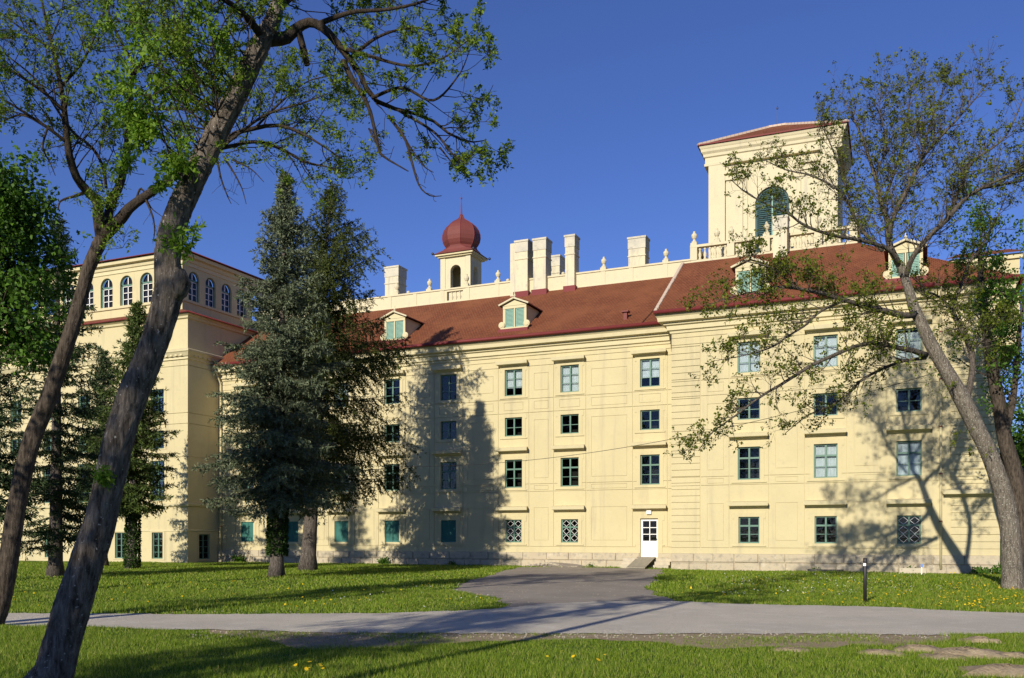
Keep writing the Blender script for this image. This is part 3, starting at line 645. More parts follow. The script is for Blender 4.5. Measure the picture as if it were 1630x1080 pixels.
# balustrade and tower --------------------------------------------------
BAL = MB().box(-12.15, XT, YT2, YT2+.32, 17.34, 17.52).box(-12.2, XT+.05, YT2-.04, YT2+.36, 18.24, 18.38).build('balustrade', 'whitewash', PAL)
bp = [-12.0, -9.9, -7.95, -5.2, XT-.2]
for x in bp:
    p = MB().box(x-.2, x+.2, YT2-.03, YT2+.35, 17.52, 18.24).build('pedestal', 'whitewash', BAL); put('urn', urn, BAL, (x, YT2+.16, 18.38))
put('urn', urn, BAL, (-10.7, YT2+.16, 18.38))
for a, b in zip(bp, bp[1:]):
    n = int((b-a-.5)/.26)
    for k in range(n):
        x = a+.33+(b-a-.66)*k/(n-1); put('baluster', bal, BAL, (x, YT2+.16, 17.53))
mb = MB().box(XT-.32, XT, YT2+.4, 11, 17.34, 17.52).box(XT-.36, XT+.04, YT2+.4, 11, 18.24, 18.38); mb.build('side_rail', 'whitewash', BAL)
mb = MB().box(-12.15, -11.83, YT2+.4, 11, 17.34, 17.52).box(-12.19, -11.79, YT2+.4, 11, 18.24, 18.38); mb.build('side_rail', 'whitewash', BAL)
for y in np.arange(YT2+.7, 11, .27): put('baluster', bal, BAL, (XT-.16, y, 17.53)); put('baluster', bal, BAL, (-11.99, y, 17.53))
chimney(-7.45, -6.72, 2.05, 2.75, 16.6, 19.1, True, False)
TO = bpy.data.objects.new('tower', None); COL.objects.link(TO); TO.parent = PAL
tx0, tx1, ty, td, tz = -11.5, -4.35, 4.9, 5.4, 24.2
TO.location = ((tx0+tx1)/2, ty, 0); TO.rotation_euler.z = rad(1.5)
hw = (tx1-tx0)/2
mb = MB(); rel = lambda u, v, d: (u, d, v)
arch_wall(mb, -hw, hw, 17.0, tz, [(0.02, .95, 17.5, 20.85)], rel, .3, 16)
mb.quad((hw, 0, 17), (hw, td, 17), (hw, td, tz), (hw, 0, tz)); mb.quad((-hw, td, 17), (-hw, 0, 17), (-hw, 0, tz), (-hw, td, tz)); mb.quad((hw, td, 17), (-hw, td, 17), (-hw, td, tz), (hw, td, tz))
for s in (-1, 1):
    a, b = sorted((s*hw*1.0, s*(hw-.95))); mb.box(a-.0, b+.0, -.22, -.002, 17, 23.5)
    a, b = sorted((s*(hw-1.0), s*(hw-1.95))); mb.box(a, b, -.11, -.002, 17, 22.7)
    a, b = sorted((s*(hw-.9), s*(hw-2.1))); mb.box(a, b, -.34, -.002, 22.78, 22.98); mb.box(a+.06, b-.06, -.2, -.003, 22.45, 22.78)
    mb.box(min(s*1.6, s*1.35), max(s*1.6, s*1.35), -.1, -.002, 17, 23.3)
for k in range(16):
    a0, a1 = math.pi*k/16, math.pi*(k+1)/16; R0, R1 = .95, 1.13; q = lambda r, a: (.02+r*math.cos(a), 20.85+r*math.sin(a))
    (ax, az), (bx, bz), (cx_, cz), (dx_, dz) = q(R0, a0), q(R1, a0), q(R1, a1), q(R0, a1)
    mb.add([(ax, -.06, az), (bx, -.06, bz), (cx_, -.06, cz), (dx_, -.06, dz), (bx, 0, bz), (cx_, 0, cz)], [(0, 1, 2, 3), (1, 4, 5, 2)])
mb.build('tower_wall', 'whitewash', TO)
TCN = [(0, 23.4), (.24, 23.42), (.25, 23.55), (.2, 23.58), (.2, 23.9), (.28, 23.95), (.3, 24.1), (.4, 24.22), (.42, 24.36), (.46, 24.42), (.5, 24.52), (.5, 24.62), (0, 24.62)]
moulding('tower_cornice', [(-hw, td, -1, 1), (-hw, 0, -1, -1), (hw, 0, 1, -1), (hw, td, 1, 1)], TCN, 'whitewash', TO)
mb = MB(); e = .56; c0 = [(-hw-e, -e, 24.6), (hw+e, -e, 24.6), (hw+e, td+e, 24.6), (-hw-e, td+e, 24.6)]; rz0, rz1 = (-.5, td/2, 26.35), (.5, td/2, 26.35)
roofquad(mb, c0[0], c0[1], rz1, rz0); roofquad(mb, c0[1], c0[2], rz1, rz1); roofquad(mb, c0[2], c0[3], rz0, rz1); roofquad(mb, c0[3], c0[0], rz0, rz0)
TR = mb.build('tower_roof', 'roof_tile', TO)
gm = MB()
for a, b in ((0, 1), (1, 2), (2, 3), (3, 0)): gm.bar(c0[a], c0[b], .07, .07)
gm.build('gutter', 'red_metal', TR)
rt = MB().box(-.12, .12, -.1, .1, -.03, .09).mesh('ridge_tile', 'ridge_mortar')
for a, b, n in ((c0[0], rz0, 18), (c0[1], rz1, 18), (rz0, rz1, 4)):
    a, b = Vector(a), Vector(b)
    for k in range(n):
        o = put('ridge_tile', rt, TR, a.lerp(b, (k+.5)/n)); o.rotation_euler = (b-a).to_track_quat('X', 'Z').to_euler()
MB().lathe([(.04, 0), (.025, .5), (.02, 1.0), (.06, 1.04), (.05, 1.12), (.005, 1.2)], 6).build('spike', 'dark_metal', TR, (0, td/2, 26.35))
# tower louvre
lv = MB(); z = 17.55
while z < 21.75:
    zz = max(0, z+.06-20.85); ww = .93 if zz == 0 else math.sqrt(max(.0, .93**2-zz**2))
    if ww > .12:
        for s in (-1, 1):
            a, b = sorted((s*.05, s*(ww-.02))); lv.add([(a, .10, z), (b, .10, z), (b, .17, z+.11), (a, .17, z+.11), (a, .115, z), (b, .115, z), (b, .185, z+.11), (a, .185, z+.11)], [(0, 1, 2, 3), (7, 6, 5, 4), (0, 4, 5, 1)])
    z += .115
LV = lv.build('louvre', 'shutter_dark', TO, (.02, 0, 0))
arch_panel(MB(), 0, .95, 17.5, 20.85, rel, .28).build('louvre_back', 'interior', LV)
MB().box(-.04, .04, .06, .12, 17.5, 21.75).build('louvre_post', 'shutter_pale', LV)
fr = MB()
fr.box(-.93, .93, .08, .2, 20.75, 20.87)
for k in range(16):
    a0, a1 = math.pi*k/16, math.pi*(k+1)/16; q = lambda r, a: (r*math.cos(a), 20.85+r*math.sin(a))
    (ax, az), (bx, bz), (cx_, cz), (dx_, dz) = q(.84, a0), q(.95, a0), q(.95, a1), q(.84, a1); fr.add([(ax, .085, az), (bx, .085, bz), (cx_, .085, cz), (dx_, .085, dz)], [(0, 1, 2, 3)])
for s in (-1, 1): fr.box(min(s*.94, s*.84), max(s*.94, s*.84), .08, .16, 17.5, 20.85)
fr.build('louvre_frame', 'shutter_dark', LV)
# left pavilion belvedere
BX, BY, BZ0, BZ1 = -45.35, -1.85, 16.3, 20.55
mb = MB(); roofquad(mb, (-68, YL-.4, 16.3), (XL+.4, YL-.4, 16.3), (BX, BY, 16.95), (-68, BY, 16.95)); roofquad(mb, (XL+.4, YL-.4, 16.3), (XL+.4, 12, 16.3), (BX, 12, 16.95), (BX, BY, 16.95)); mb.build('roof', 'roof_tile', PAL)
fa = [(-48.55-1.83*k, .57, 17.72, 19.2) for k in range(8)]+[(-46.6, .57, 17.72, 19.2)]
sa = [(-.75+1.62*k, .52, 17.72, 19.2) for k in range(5)]
mb = MB(); arch_wall(mb, -68, BX, BZ0, BZ1, fa, front(BY)); arch_wall(mb, BY, 10, BZ0, BZ1, sa, side(BX)); BV = mb.build('belvedere_wall', 'plaster', PAL)
BC = [(0, 19.95), (.06, 19.97), (.06, 20.2), (.14, 20.24), (.2, 20.45), (.42, 20.5), (.45, 20.72), (0, 20.75)]
moulding('cornice', [(-68, BY, 0, -1), (BX, BY, 1, -1), (BX, 10, 1, 0)], BC, 'trim', PAL)
moulding('string_course', [(-68, BY, 0, -1), (BX, BY, 1, -1), (BX, 10, 1, 0)], [(0, 17.5), (.1, 17.52), (.12, 17.66), (0, 17.7)], 'trim', PAL)
mb = MB(); roofquad(mb, (-68, BY-.6, 20.76), (BX+.6, BY-.6, 20.76), (BX-4.2, BY+4.2, 21.5), (-68, BY+4.2, 21.5)); roofquad(mb, (BX+.6, BY-.6, 20.76), (BX+.6, 10.6, 20.76), (BX-4.2, 10, 21.5), (BX-4.2, BY+4.2, 21.5)); mb.build('roof', 'roof_tile', PAL)
gutter([(-68, BY-.6, 20.78), (BX+.6, BY-.6, 20.78), (BX+.6, 10.5, 20.78)], PAL, .035); gutter([(-68, YL-.42, 16.3), (XL+.42, YL-.42, 16.3), (XL+.42, 10.5, 16.3)], PAL, .055)
def arched_window(uc, hw, zs, zp, place, bd=.2):
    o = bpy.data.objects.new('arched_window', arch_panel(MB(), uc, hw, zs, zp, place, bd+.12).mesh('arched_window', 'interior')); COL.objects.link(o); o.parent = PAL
    m = MB()
    def B(u0, u1, v0, v1, d0=bd-.02, d1=bd+.03):
        c = [place(u0, v0, d0), place(u1, v0, d0), place(u1, v1, d0), place(u0, v1, d0), place(u0, v0, d1), place(u1, v0, d1), place(u1, v1, d1), place(u0, v1, d1)]
        m.add(c, [(0, 1, 2, 3), (0, 4, 5, 1), (1, 5, 6, 2), (2, 6, 7, 3), (3, 7, 4, 0)])
    B(uc-.03, uc+.03, zs, zp+hw*.97)
    for a in (uc-hw*.82, uc+hw*.82): B(a-.03, a+.03, zs, zp)
    for k in range(4): B(uc-hw*.82, uc+hw*.82, zs+k*(zp-zs)/3.4, zs+k*(zp-zs)/3.4+.04)
    m.build('sash', 'white_paint', o)
    g2 = MB()
    def B2(u0, u1, v0, v1):
        c = [place(u0, v0, bd-.06), place(u1, v0, bd-.06), place(u1, v1, bd-.06), place(u0, v1, bd-.06), place(u0, v0, bd+.05), place(u1, v0, bd+.05), place(u1, v1, bd+.05), place(u0, v1, bd+.05)]
        g2.add(c, [(0, 1, 2, 3), (0, 4, 5, 1), (1, 5, 6, 2), (2, 6, 7, 3), (3, 7, 4, 0)])
    B2(uc-hw, uc-hw+.09, zs, zp); B2(uc+hw-.09, uc+hw, zs, zp); B2(uc-hw, uc+hw, zp-.12, zp-.02)
    for k in range(12):
        a0, a1 = math.pi*k/12, math.pi*(k+1)/12; pts = [(uc+r*math.cos(a), zp+r*math.sin(a)) for r, a in ((hw-.09, a0), (hw, a0), (hw, a1), (hw-.09, a1))]
        g2.quad(*[place(p, q, bd-.05) for p, q in pts])
    g2.build('frame', 'green_paint', o)
    arch_panel(MB(), uc, hw, zs, zp, place, bd+.01).build('pane', 'pane_glass', o)
for a in fa[:5]+fa[-1:]: arched_window(*a, front(BY))
for a in sa[:4]: arched_window(*a, side(BX))
# wing seen over the right-hand roof
mb = MB(); mb.box(1.6, 5.2, 12, 20, 13, 18.35); WG = mb.build('rear_block', 'plaster', PAL)
mb = MB(); roofquad(mb, (1.2, 11.6, 18.35), (5.6, 11.6, 18.35), (4.8, 14, 19.2), (2.0, 14, 19.2)); mb.build('roof', 'roof_tile', PAL)
MB().box(1.45, 5.35, 11.85, 12, 18.05, 18.34).build('cornice', 'trim', PAL)
# ------------------------------------------------------------------ trees
rng = np.random.default_rng(7)
def spline(pts, n):
    """Catmull-Rom through a list of tuples"""
    P = np.array(pts, float); P = np.vstack([2*P[0]-P[1], P, 2*P[-1]-P[-2]]); out = []
    m = len(P)-3
    for k in range(n+1):
        u = k/n*m; i = min(int(u), m-1); t = u-i; a, b, c, d = P[i:i+4]
        out.append(.5*((2*b)+(-a+c)*t+(2*a-5*b+4*c-d)*t*t+(-a+3*b-3*c+d)*t**3))
    return out
class Tree:
    def __init__(s, seed): s.r = random.Random(seed); s.trunk = MB(); s.wood = MB(); s.tips = []; s.seed = seed
    def limb(s, pts, n=14, sides=7, main=False, wob=.0, ridge=0):
        """pts: (x,y,z,radius)"""
        q = spline(pts, n); V = [Vector(p[:3]) for p in q]; R = [max(.004, p[3]) for p in q]
        (s.trunk if main else s.wood).tube(V, R, sides, wob, s.seed+len(s.wood.v), True, ridge); return V, R
    def twig(s, p, d, L, r, lvl, up=.25, droop=0, spread=.9, kids=3, maxl=2, every=False, tipn=1):
        n = 4; V = [p.copy()]; R = [r]; dd = d.normalized()
        for k in range(n):
            dd = (dd+Vector((s.r.gauss(0, .16), s.r.gauss(0, .16), s.r.gauss(0, .13)+up*.18-droop*.16))).normalized()
            V.append(V[-1]+dd*L/n); R.append(max(.0035, r*(1-.7*(k+1)/n)))
        s.wood.tube(V, R, 3 if r < .02 else 5, cap=False)
        if lvl >= maxl:
            for t in range(tipn): s.tips.append((V[-1-t if t < n else -1], dd.copy()))
            if every: s.tips.append((V[2], dd.copy()))
            return
        for k in range(kids):
            i = s.r.choice((1, 2, 2, 3, 3, 4)); ax = (V[i]-V[i-1]).normalized()
            side_ = Vector((s.r.gauss(0, 1), s.r.gauss(0, 1), s.r.gauss(0, 1))); side_ = (side_-ax*side_.dot(ax)).normalized()
            s.twig(V[i], ax*.8+side_*spread, L*s.r.uniform(.45, .75), R[i]*.65, lvl+1, up, droop, spread, kids, maxl, every, tipn)
        s.tips.append((V[-1], dd.copy()))
    def sprout(s, V, R, t0, t1, count, L, up=.25, droop=0, kids=3, maxl=2, spread=.9, every=False, tipn=1, rmax=.03, bias=None):
        for k in range(count):
            t = t0+(t1-t0)*(k+s.r.random())/count; i = min(int(t*(len(V)-1)), len(V)-2); p = V[i].lerp(V[i+1], t*(len(V)-1)-i)
            ax = (V[i+1]-V[i]).normalized(); sd = Vector((s.r.gauss(0, 1), s.r.gauss(0, 1), s.r.gauss(0, 1)+up))
            if bias is not None: sd += bias
            sd = (sd-ax*sd.dot(ax)*.7).normalized()
            s.twig(p, sd*spread+ax*.75, L*s.r.uniform(.6, 1.15)*(1.1-.45*t), min(rmax, R[i]*.55), 0, up, droop, spread, kids, maxl, every, tipn)
def frames(D):
    D = D/np.linalg.norm(D, axis=1, keepdims=True); U = rng.normal(size=D.shape); U -= D*(U*D).sum(1, keepdims=True); U /= np.linalg.norm(U, axis=1, keepdims=True); return D, U
def leaf_quads(C, D, L, W, fold=.18):
    """one folded diamond leaf per row, starting at C and pointing along D"""
    D, U = frames(D); N = np.cross(D, U); L = L[:, None]; W = W[:, None]
    V = np.stack([C, C+D*L*.45+U*W*.5+N*W*fold, C+D*L, C+D*L*.45-U*W*.5+N*W*fold], 1).reshape(-1, 3)
    return V, np.arange(len(V)).reshape(-1, 4)
def rosettes(tips, n, L, W, gather=.0, outward=.6, down=.25, jitter=.02, keep=1.0, vary=.35):
    P = np.array([tuple(p) for p, d in tips]); T = np.array([tuple(d) for p, d in tips])
    k = rng.random(len(P)) < keep; P, T = P[k], T[k]
    P = np.repeat(P, n, 0); T = np.repeat(T, n, 0); D = rng.normal(size=P.shape)+T*outward; D[:, 2] -= down
    C = P+rng.normal(size=P.shape)*jitter-T*rng.random((len(P), 1))*gather
    return leaf_quads(C, D, L*(1+vary*rng.normal(size=len(P))).clip(.4, 1.8), W*(1+vary*rng.normal(size=len(P))).clip(.4, 1.8))
def stack(*vq):
    Vs, Qs, o = [], [], 0
    for V, Q in vq: Vs.append(V); Qs.append(Q+o); o += len(V)
    return np.concatenate(Vs), np.concatenate(Qs)
def finish(t, name, base, bark, crowns, label, cat='tree', group=None, twigbark=None):
    root = tag(empty(name, base), label, cat, group); off = -Vector(base)
    for mbb, nm, bk in ((t.trunk, 'trunk', bark), (t.wood, 'branches', twigbark or bark)):
        if mbb.v: put(nm, mbb.mesh(nm, bk, True), root, off)
    for nm, (V, Q), m in crowns: put(nm, np_mesh(nm, V, Q, m), root, off)
    return root
def px(pts, d, rscale=1):
    """skeleton traced as (photo x, photo y, thickness in photo pixels[, extra depth]) at d metres"""
    out = []
    for p in pts:
        dd = d+(p[3] if len(p) > 3 else 0); v = at(p[0], p[1], dd); out.append((v.x, v.y, v.z, p[2]/2/F*dd*rscale))
    return out
# ---- right-hand maple
R1 = Tree(11); d = 30.4
tr, trr = R1.limb(px([(1613, 945, 56), (1612, 930, 47), (1611, 900, 43), (1608, 850, 41), (1600, 800, 39), (1586, 752, 37), (1571, 714, 35), (1554, 680, 35), (1535, 642, 36), (1515, 606, 31), (1497, 575, 29), (1480, 545, 27), (1466, 514, 25), (1455, 490, 23), (1448, 466, 20), (1440, 442, 18), (1430, 418, 16)], d, .72), 120, 30, True, .03, .004)
limbs = [
 ([(1430, 420, 15), (1416, 390, 14), (1412, 351, 12, .2), (1404, 328, 10, .4), (1393, 281, 8, .6), (1370, 215, 5, .8), (1345, 160, 2, 1)], 16, 1.5),
 ([(1416, 385, 11), (1420, 351, 11, -.3), (1443, 304, 10, -.6), (1463, 262, 8, -.9), (1482, 234, 7, -1.1), (1533, 180, 4, -1.3), (1575, 130, 2, -1.5)], 18, 1.5),
 ([(1441, 445, 13), (1451, 413, 13, -.4), (1474, 382, 12, -.8), (1506, 351, 11, -1.2), (1533, 320, 9, -1.5), (1560, 301, 8, -1.8), (1640, 265, 4, -2.3), (1700, 240, 2, -2.5)], 18, 1.5),
 ([(1560, 301, 5, -1.8), (1600, 294, 4, -1.6), (1650, 284, 2, -1.5)], 7, 1.0),
 ([(1506, 351, 8, -1.2), (1529, 297, 7, -1), (1548, 258, 6, -.8), (1599, 219, 4, -.6), (1632, 150, 2, -.4)], 12, 1.3),
 ([(1404, 328, 7, .4), (1425, 270, 6, .9), (1440, 215, 4, 1.3), (1448, 160, 3, 1.6), (1455, 125, 1.5, 1.8)], 12, 1.4),
 ([(1393, 281, 6, .6), (1410, 230, 4, 0), (1400, 175, 3, -.3), (1405, 140, 1.5, -.4)], 9, 1.2),
 ([(1463, 262, 5, -.9), (1480, 200, 4, -.6), (1500, 150, 2, -.3), (1510, 125, 1.2, 0)], 9, 1.2),
 ([(1432, 425, 11), (1415, 398, 9, -.6), (1371, 383, 8, -1.3), (1326, 375, 7, -1.9), (1282, 360, 6, -2.4), (1256, 341, 5, -2.7), (1230, 330, 4, -2.9), (1189, 308, 3, -3.1), (1163, 286, 1.5, -3.2)], 14, 1.1),
 ([(1405, 400, 9, 0), (1380, 375, 8, .2), (1363, 353, 7, .4), (1345, 316, 6, .6), (1326, 297, 5, .8), (1289, 279, 4, 1), (1252, 271, 3, 1.1), (1215, 254, 1.5, 1.2)], 14, 1.1),
 ([(1363, 353, 5, .4), (1340, 280, 4, .3), (1322, 230, 3, .2), (1300, 185, 1.5, .1)], 9, 1.1),
 ([(1458, 500, 16), (1440, 503, 15, -.5), (1412, 496, 13, -.9), (1390, 491, 12, -1.2), (1364, 484, 11, -1.5), (1341, 477, 10, -1.8), (1312, 468, 9, -2.1), (1287, 463, 8, -2.3), (1263, 457, 6, -2.5), (1250, 443, 5, -2.6), (1225, 425, 3.5, -2.8), (1180, 415, 2, -3)], 18, 1.15),
 ([(1270, 460, 6, -2.4), (1238, 457, 5, -2.6), (1220, 461, 4.5, -2.8), (1189, 467, 3.5, -3), (1152, 477, 2.5, -3.2), (1120, 488, 1.2, -3.3)], 10, .9),
 ([(1345, 478, 7, -1.8), (1306, 496, 6, -2.2), (1282, 518, 5, -2.5), (1253, 536, 4.5, -2.8), (1226, 554, 4, -3), (1181, 567, 2.5, -3.3), (1135, 575, 1.2, -3.5)], 12, 1.0),
 ([(1474, 566, 14), (1455, 559, 12, -.4), (1439, 556, 11, -.7), (1397, 547, 10, -1.2), (1366, 550, 9.5, -1.6), (1327, 566, 9, -2), (1288, 584, 8, -2.3), (1249, 609, 7, -2.6), (1210, 632, 5.5, -2.9), (1171, 662, 4, -3.1), (1133, 689, 3, -3.3), (1112, 718, 1.4, -3.4)], 20, .95),
 ([(1474, 570, 9), (1450, 573, 7, .3), (1428, 578, 7, .5), (1395, 592, 6.5, .8), (1368, 608, 6, 1), (1350, 628, 5.5, 1.1), (1319, 648, 4.5, 1.3), (1285, 662, 3, 1.5), (1250, 690, 1.5, 1.6)], 13, .95),
 ([(1408, 495, 6, -.9), (1400, 520, 4.5, -1.1), (1405, 540, 4, -1.2)], 5, .8),
 ([(1538, 640, 16), (1546, 604, 14, .4), (1548, 567, 13, .8), (1536, 535, 12, 1.2), (1524, 512, 11, 1.5), (1515, 490, 10, 1.7), (1526, 467, 8, 2), (1534, 440, 7, 2.2), (1547, 412, 6, 2.4), (1567, 384, 5, 2.6), (1590, 340, 3, 2.8), (1602, 310, 1.5, 3)], 18, 1.1),
 ([(1515, 490, 7, 1.7), (1490, 470, 5, 1.9), (1470, 462, 4, 2), (1462, 440, 2, 2.2)], 6, .9),
 ([(1540, 560, 7, .9), (1560, 545, 5, .7), (1580, 520, 3, .5), (1600, 505, 1.5, .4)], 7, .9)]
for pts, cnt, L in limbs:
    V, R = R1.limb(px(pts, d, .72), 20, 6); R1.sprout(V, R, .12, 1.0, int(cnt*(2.5 if pts[-1][1] < 420 else 2.6)), L*(.78 if pts[-1][1] < 420 else .95), up=.55 if pts[-1][1] < 420 else .3, kids=4 if pts[-1][1] < 420 else 3, maxl=2, spread=.85, rmax=.02)
for x, y in ((1556, 700), (1575, 730), (1530, 630), (1462, 505), (1440, 440)):
    p = at(x-10, y, d-.25)
    for k in range(3): R1.twig(p, Vector((R1.r.uniform(-1, .2), -.6, .3)), .45, .008, 1, .3)
R1.tips = [t for t in R1.tips if t[0].z < 10.5 or R1.r.random() < .5]
finish(R1, 'maple_tree', ground(1612, 938)+(0,), 'bark_maple', [('crown', rosettes(R1.tips, 7, .07, .056, outward=.5, down=.5, jitter=.035, keep=.85), 'leaf_maple')],
       'tall leaning maple with thin young leaves in front of the right end of the palace', twigbark='bark_limb')
# ---- dark tree behind it
R2 = Tree(12); d = 37
tr, trr = R2.limb(px([(1622, 905, 30), (1622, 830, 27), (1617, 760, 25), (1600, 700, 22), (1590, 640, 20), (1580, 590, 18), (1572, 540, 16), (1568, 500, 14), (1562, 455, 10), (1560, 400, 6), (1566, 340, 2)], d), 30, 9, True, .04)
R2.sprout(tr, trr, .42, 1, 24, 1.7, up=.5, kids=4, rmax=.035, bias=Vector((.35, -.4, 0)))
V, R = R2.limb(px([(1598, 695, 14), (1612, 640, 11, .3), (1618, 580, 9, .6), (1626, 500, 6, .9), (1640, 420, 3, 1.2)], d), 14, 6); R2.sprout(V, R, .1, 1, 18, 1.5, up=.4, kids=4, rmax=.03)
finish(R2, 'young_tree', ground(1622, 902)+(0,), 'bark_dark', [('crown', rosettes(R2.tips, 9, .12, .09, outward=.4, down=.4, jitter=.09, keep=.95), 'leaf_green')],
       'green leafy tree with dark trunk at the corner, behind the leaning maple')
# ---- big foreground ash with the curved trunk
L1 = Tree(21); d = 10.3
tr, trr = L1.limb(px([(62, 1108, 96), (75, 1085, 78), (86, 1070, 72), (104, 1005, 68), (121, 950, 66), (140, 890, 62), (162, 820, 58), (184, 700+20, 56), (206, 645, 55), (226, 595, 54), (248, 540, 51), (264, 485, 53), (270, 455, 55), (267, 420, 50), (270, 385, 48), (279, 350, 47), (296, 310, 46), (322, 258, 43), (346, 210, 41), (368, 168, 40), (390, 122, 39), (408, 84, 38), (424, 52, 32), (438, 20, 26), (452, -30, 22), (470, -90, 18)], d, .82), 240, 60, True, .03, .007)
# burl on the right of the trunk
bp_ = at(284, 455, d-.05); L1.trunk.tube([bp_+Vector((-.12, 0, -.18)), bp_+Vector((0, 0, -.06)), bp_+Vector((.045, 0, .02)), bp_+Vector((0, 0, .12)), bp_+Vector((-.12, 0, .2))], [.05, .10, .11, .09, .04], 24, .06, 5, True, .006)
def add(T, pts, d, cnt, L, **k):
    V, R = T.limb(px(pts, d), 22, 7); T.sprout(V, R, k.pop('t0', .2), 1, cnt, L, **k); return V, R
add(L1, [(418, 62, 26), (440, 62, 22, .1), (456, 60, 20, .15), (474, 44, 17, .2), (490, 36, 15, .2), (505, 39, 14, .2), (522, 52, 13, .2), (537, 70, 12, .2), (556, 94, 11, .25), (575, 120, 9, .3), (592, 156, 8, .35), (633, 175, 6, .4), (680, 187, 5, .45), (715, 213, 4, .5), (745, 226, 3, .5), (772, 224, 1.5, .5)], d, 17, .55, t0=.45, up=.3, kids=2, rmax=.010)
for pts, cnt, L in [([(505, 39, 9, .2), (560, 20, 7, .1), (620, 15, 5, 0), (680, 0, 4, -.1), (725, -30, 2, -.2)], 9, .6),
    ([(540, 75, 7, .2), (590, 90, 6, 0), (650, 105, 4, -.2), (700, 95, 3, -.3), (745, 65, 1.5, -.4)], 14, .55),
    ([(592, 156, 6, .3), (640, 140, 5, .1), (690, 160, 4, 0), (730, 120, 2.5, -.1), (748, 80, 1.2, -.1)], 14, .55),
    ([(556, 94, 7, .25), (600, 60, 5, .4), (650, 45, 3, .5), (690, 50, 1.5, .6)], 10, .5),
    ([(633, 175, 5, .4), (690, 210, 4, .3), (720, 245, 3, .3), (745, 262, 1.2, .3)], 10, .45)]:
    add(L1, pts, d, max(5, int(cnt*.6)), L, up=.3, kids=2, rmax=.008)
for pts in [[(546, 97, 9, .2), (560, 125, 8, .15), (587, 171, 6, .1), (602, 233, 5, .05), (610, 249, 4, .05), (650, 273, 2, 0)], [(618, 185, 6, .35), (645, 222, 5, .3), (657, 264, 4, .25), (668, 297, 3, .2), (685, 312, 2, .2), (703, 312, 1, .2)], [(602, 233, 3, .05), (592, 215, 3, .1), (588, 205, 2, .1), (612, 232, 1.5, 0)], [(645, 222, 3, .3), (672, 262, 2, .3), (690, 275, 1, .3)], [(474, 44, 10, .2), (483, 80, 11, .2), (489, 104, 9, .2)], [(700, 235, 3, .5), (722, 262, 2, .5), (740, 278, 1, .5)]]:
    V, R = L1.limb(px(pts, d), 14, 6); 
    for k in range(5): L1.twig(V[5+k*2-1], Vector((L1.r.uniform(-.3, 1), L1.r.uniform(-.3, .3), L1.r.uniform(-1, .3))), .16, .004, 2, 0); L1.tips.pop()
add(L1, [(430, 30, 16), (470, -10, 12, .3), (540, -40, 8, .6), (620, -60, 4, .8)], d, 12, .8, up=0, droop=.4, rmax=.010)
add(L1, [(418, 60, 14), (390, 25, 11, -.4), (350, -5, 8, -.8), (300, -30, 4, -1.2)], d, 12, .8, up=0, droop=.3, rmax=.010)
for x, y, n in ((320, 240, 3), (345, 215, 2), (325, 265, 2), (385, 140, 2), (400, 95, 3), (420, 45, 5), (430, 25, 5), (385, 50, 3), (445, 55, 3)):
    for k in range(n): L1.twig(at(x+L1.r.uniform(-14, 14), y, d-.14), Vector((L1.r.uniform(-1, .6), L1.r.uniform(-.8, .1), L1.r.uniform(-.4, .8))), .38, .006, 1, .3, kids=3)
L1b = Tree(22)      # bright epicormic shoots left of the trunk
for k in range(30):
    y = L1b.r.uniform(-20, 190); x = L1b.r.uniform(222, 372-y*.25); q = at(x, y, d-L1b.r.uniform(-.3, .7)); k_ = min(range(100, len(tr)), key=lambda i: abs(tr[i].z-(q.z-L1b.r.uniform(.3, .9)))); m_ = tr[k_].lerp(q, .55)+Vector((0, 0, -.08)); L1b.wood.tube([tr[k_], m_, q], [.012, .009, .006], 4, cap=False); L1b.twig(q, Vector((L1b.r.uniform(-1, .4), L1b.r.uniform(-.5, .5), L1b.r.uniform(-.6, .5))), .42, .006, 1, .2, kids=3, every=True)
for x, y, n in ((300, 270, 5), (285, 290, 4), (265, 220, 5), (250, 245, 4), (245, 190, 4), (225, 270, 3), (310, 385, 3), (163, 758, 3), (307, 395, 2)):
    for k in range(n): L1b.twig(at(x+L1b.r.uniform(-12, 12), y+L1b.r.uniform(-10, 10), d-.25), Vector((L1b.r.uniform(-.8, .5), -.3, L1b.r.uniform(-.3, .6))), .22 if y < 700 else .06, .004, 1, .2, kids=3)
L1.wood.add(L1b.wood.v, L1b.wood.f); L1.wood.tube([at(303, 398, d-.2), at(309, 372, d-.25), at(312, 350, d-.25)], [.009, .007, .004], 5)
finish(L1, 'ash_tree', ground(68, 1098)+(0,), 'bark_ash', [('crown', rosettes(L1.tips, 34, .040, .019, gather=.03, outward=.2, down=.15, jitter=.024, keep=.72), 'leaf_ash'),
       ('bright_shoots', rosettes(L1b.tips, 16, .068, .030, gather=.06, outward=.25, down=.35, jitter=.035), 'leaf_bright')],
       'large leaning ash with thick curved grey trunk in the left foreground', twigbark='bark_twig')
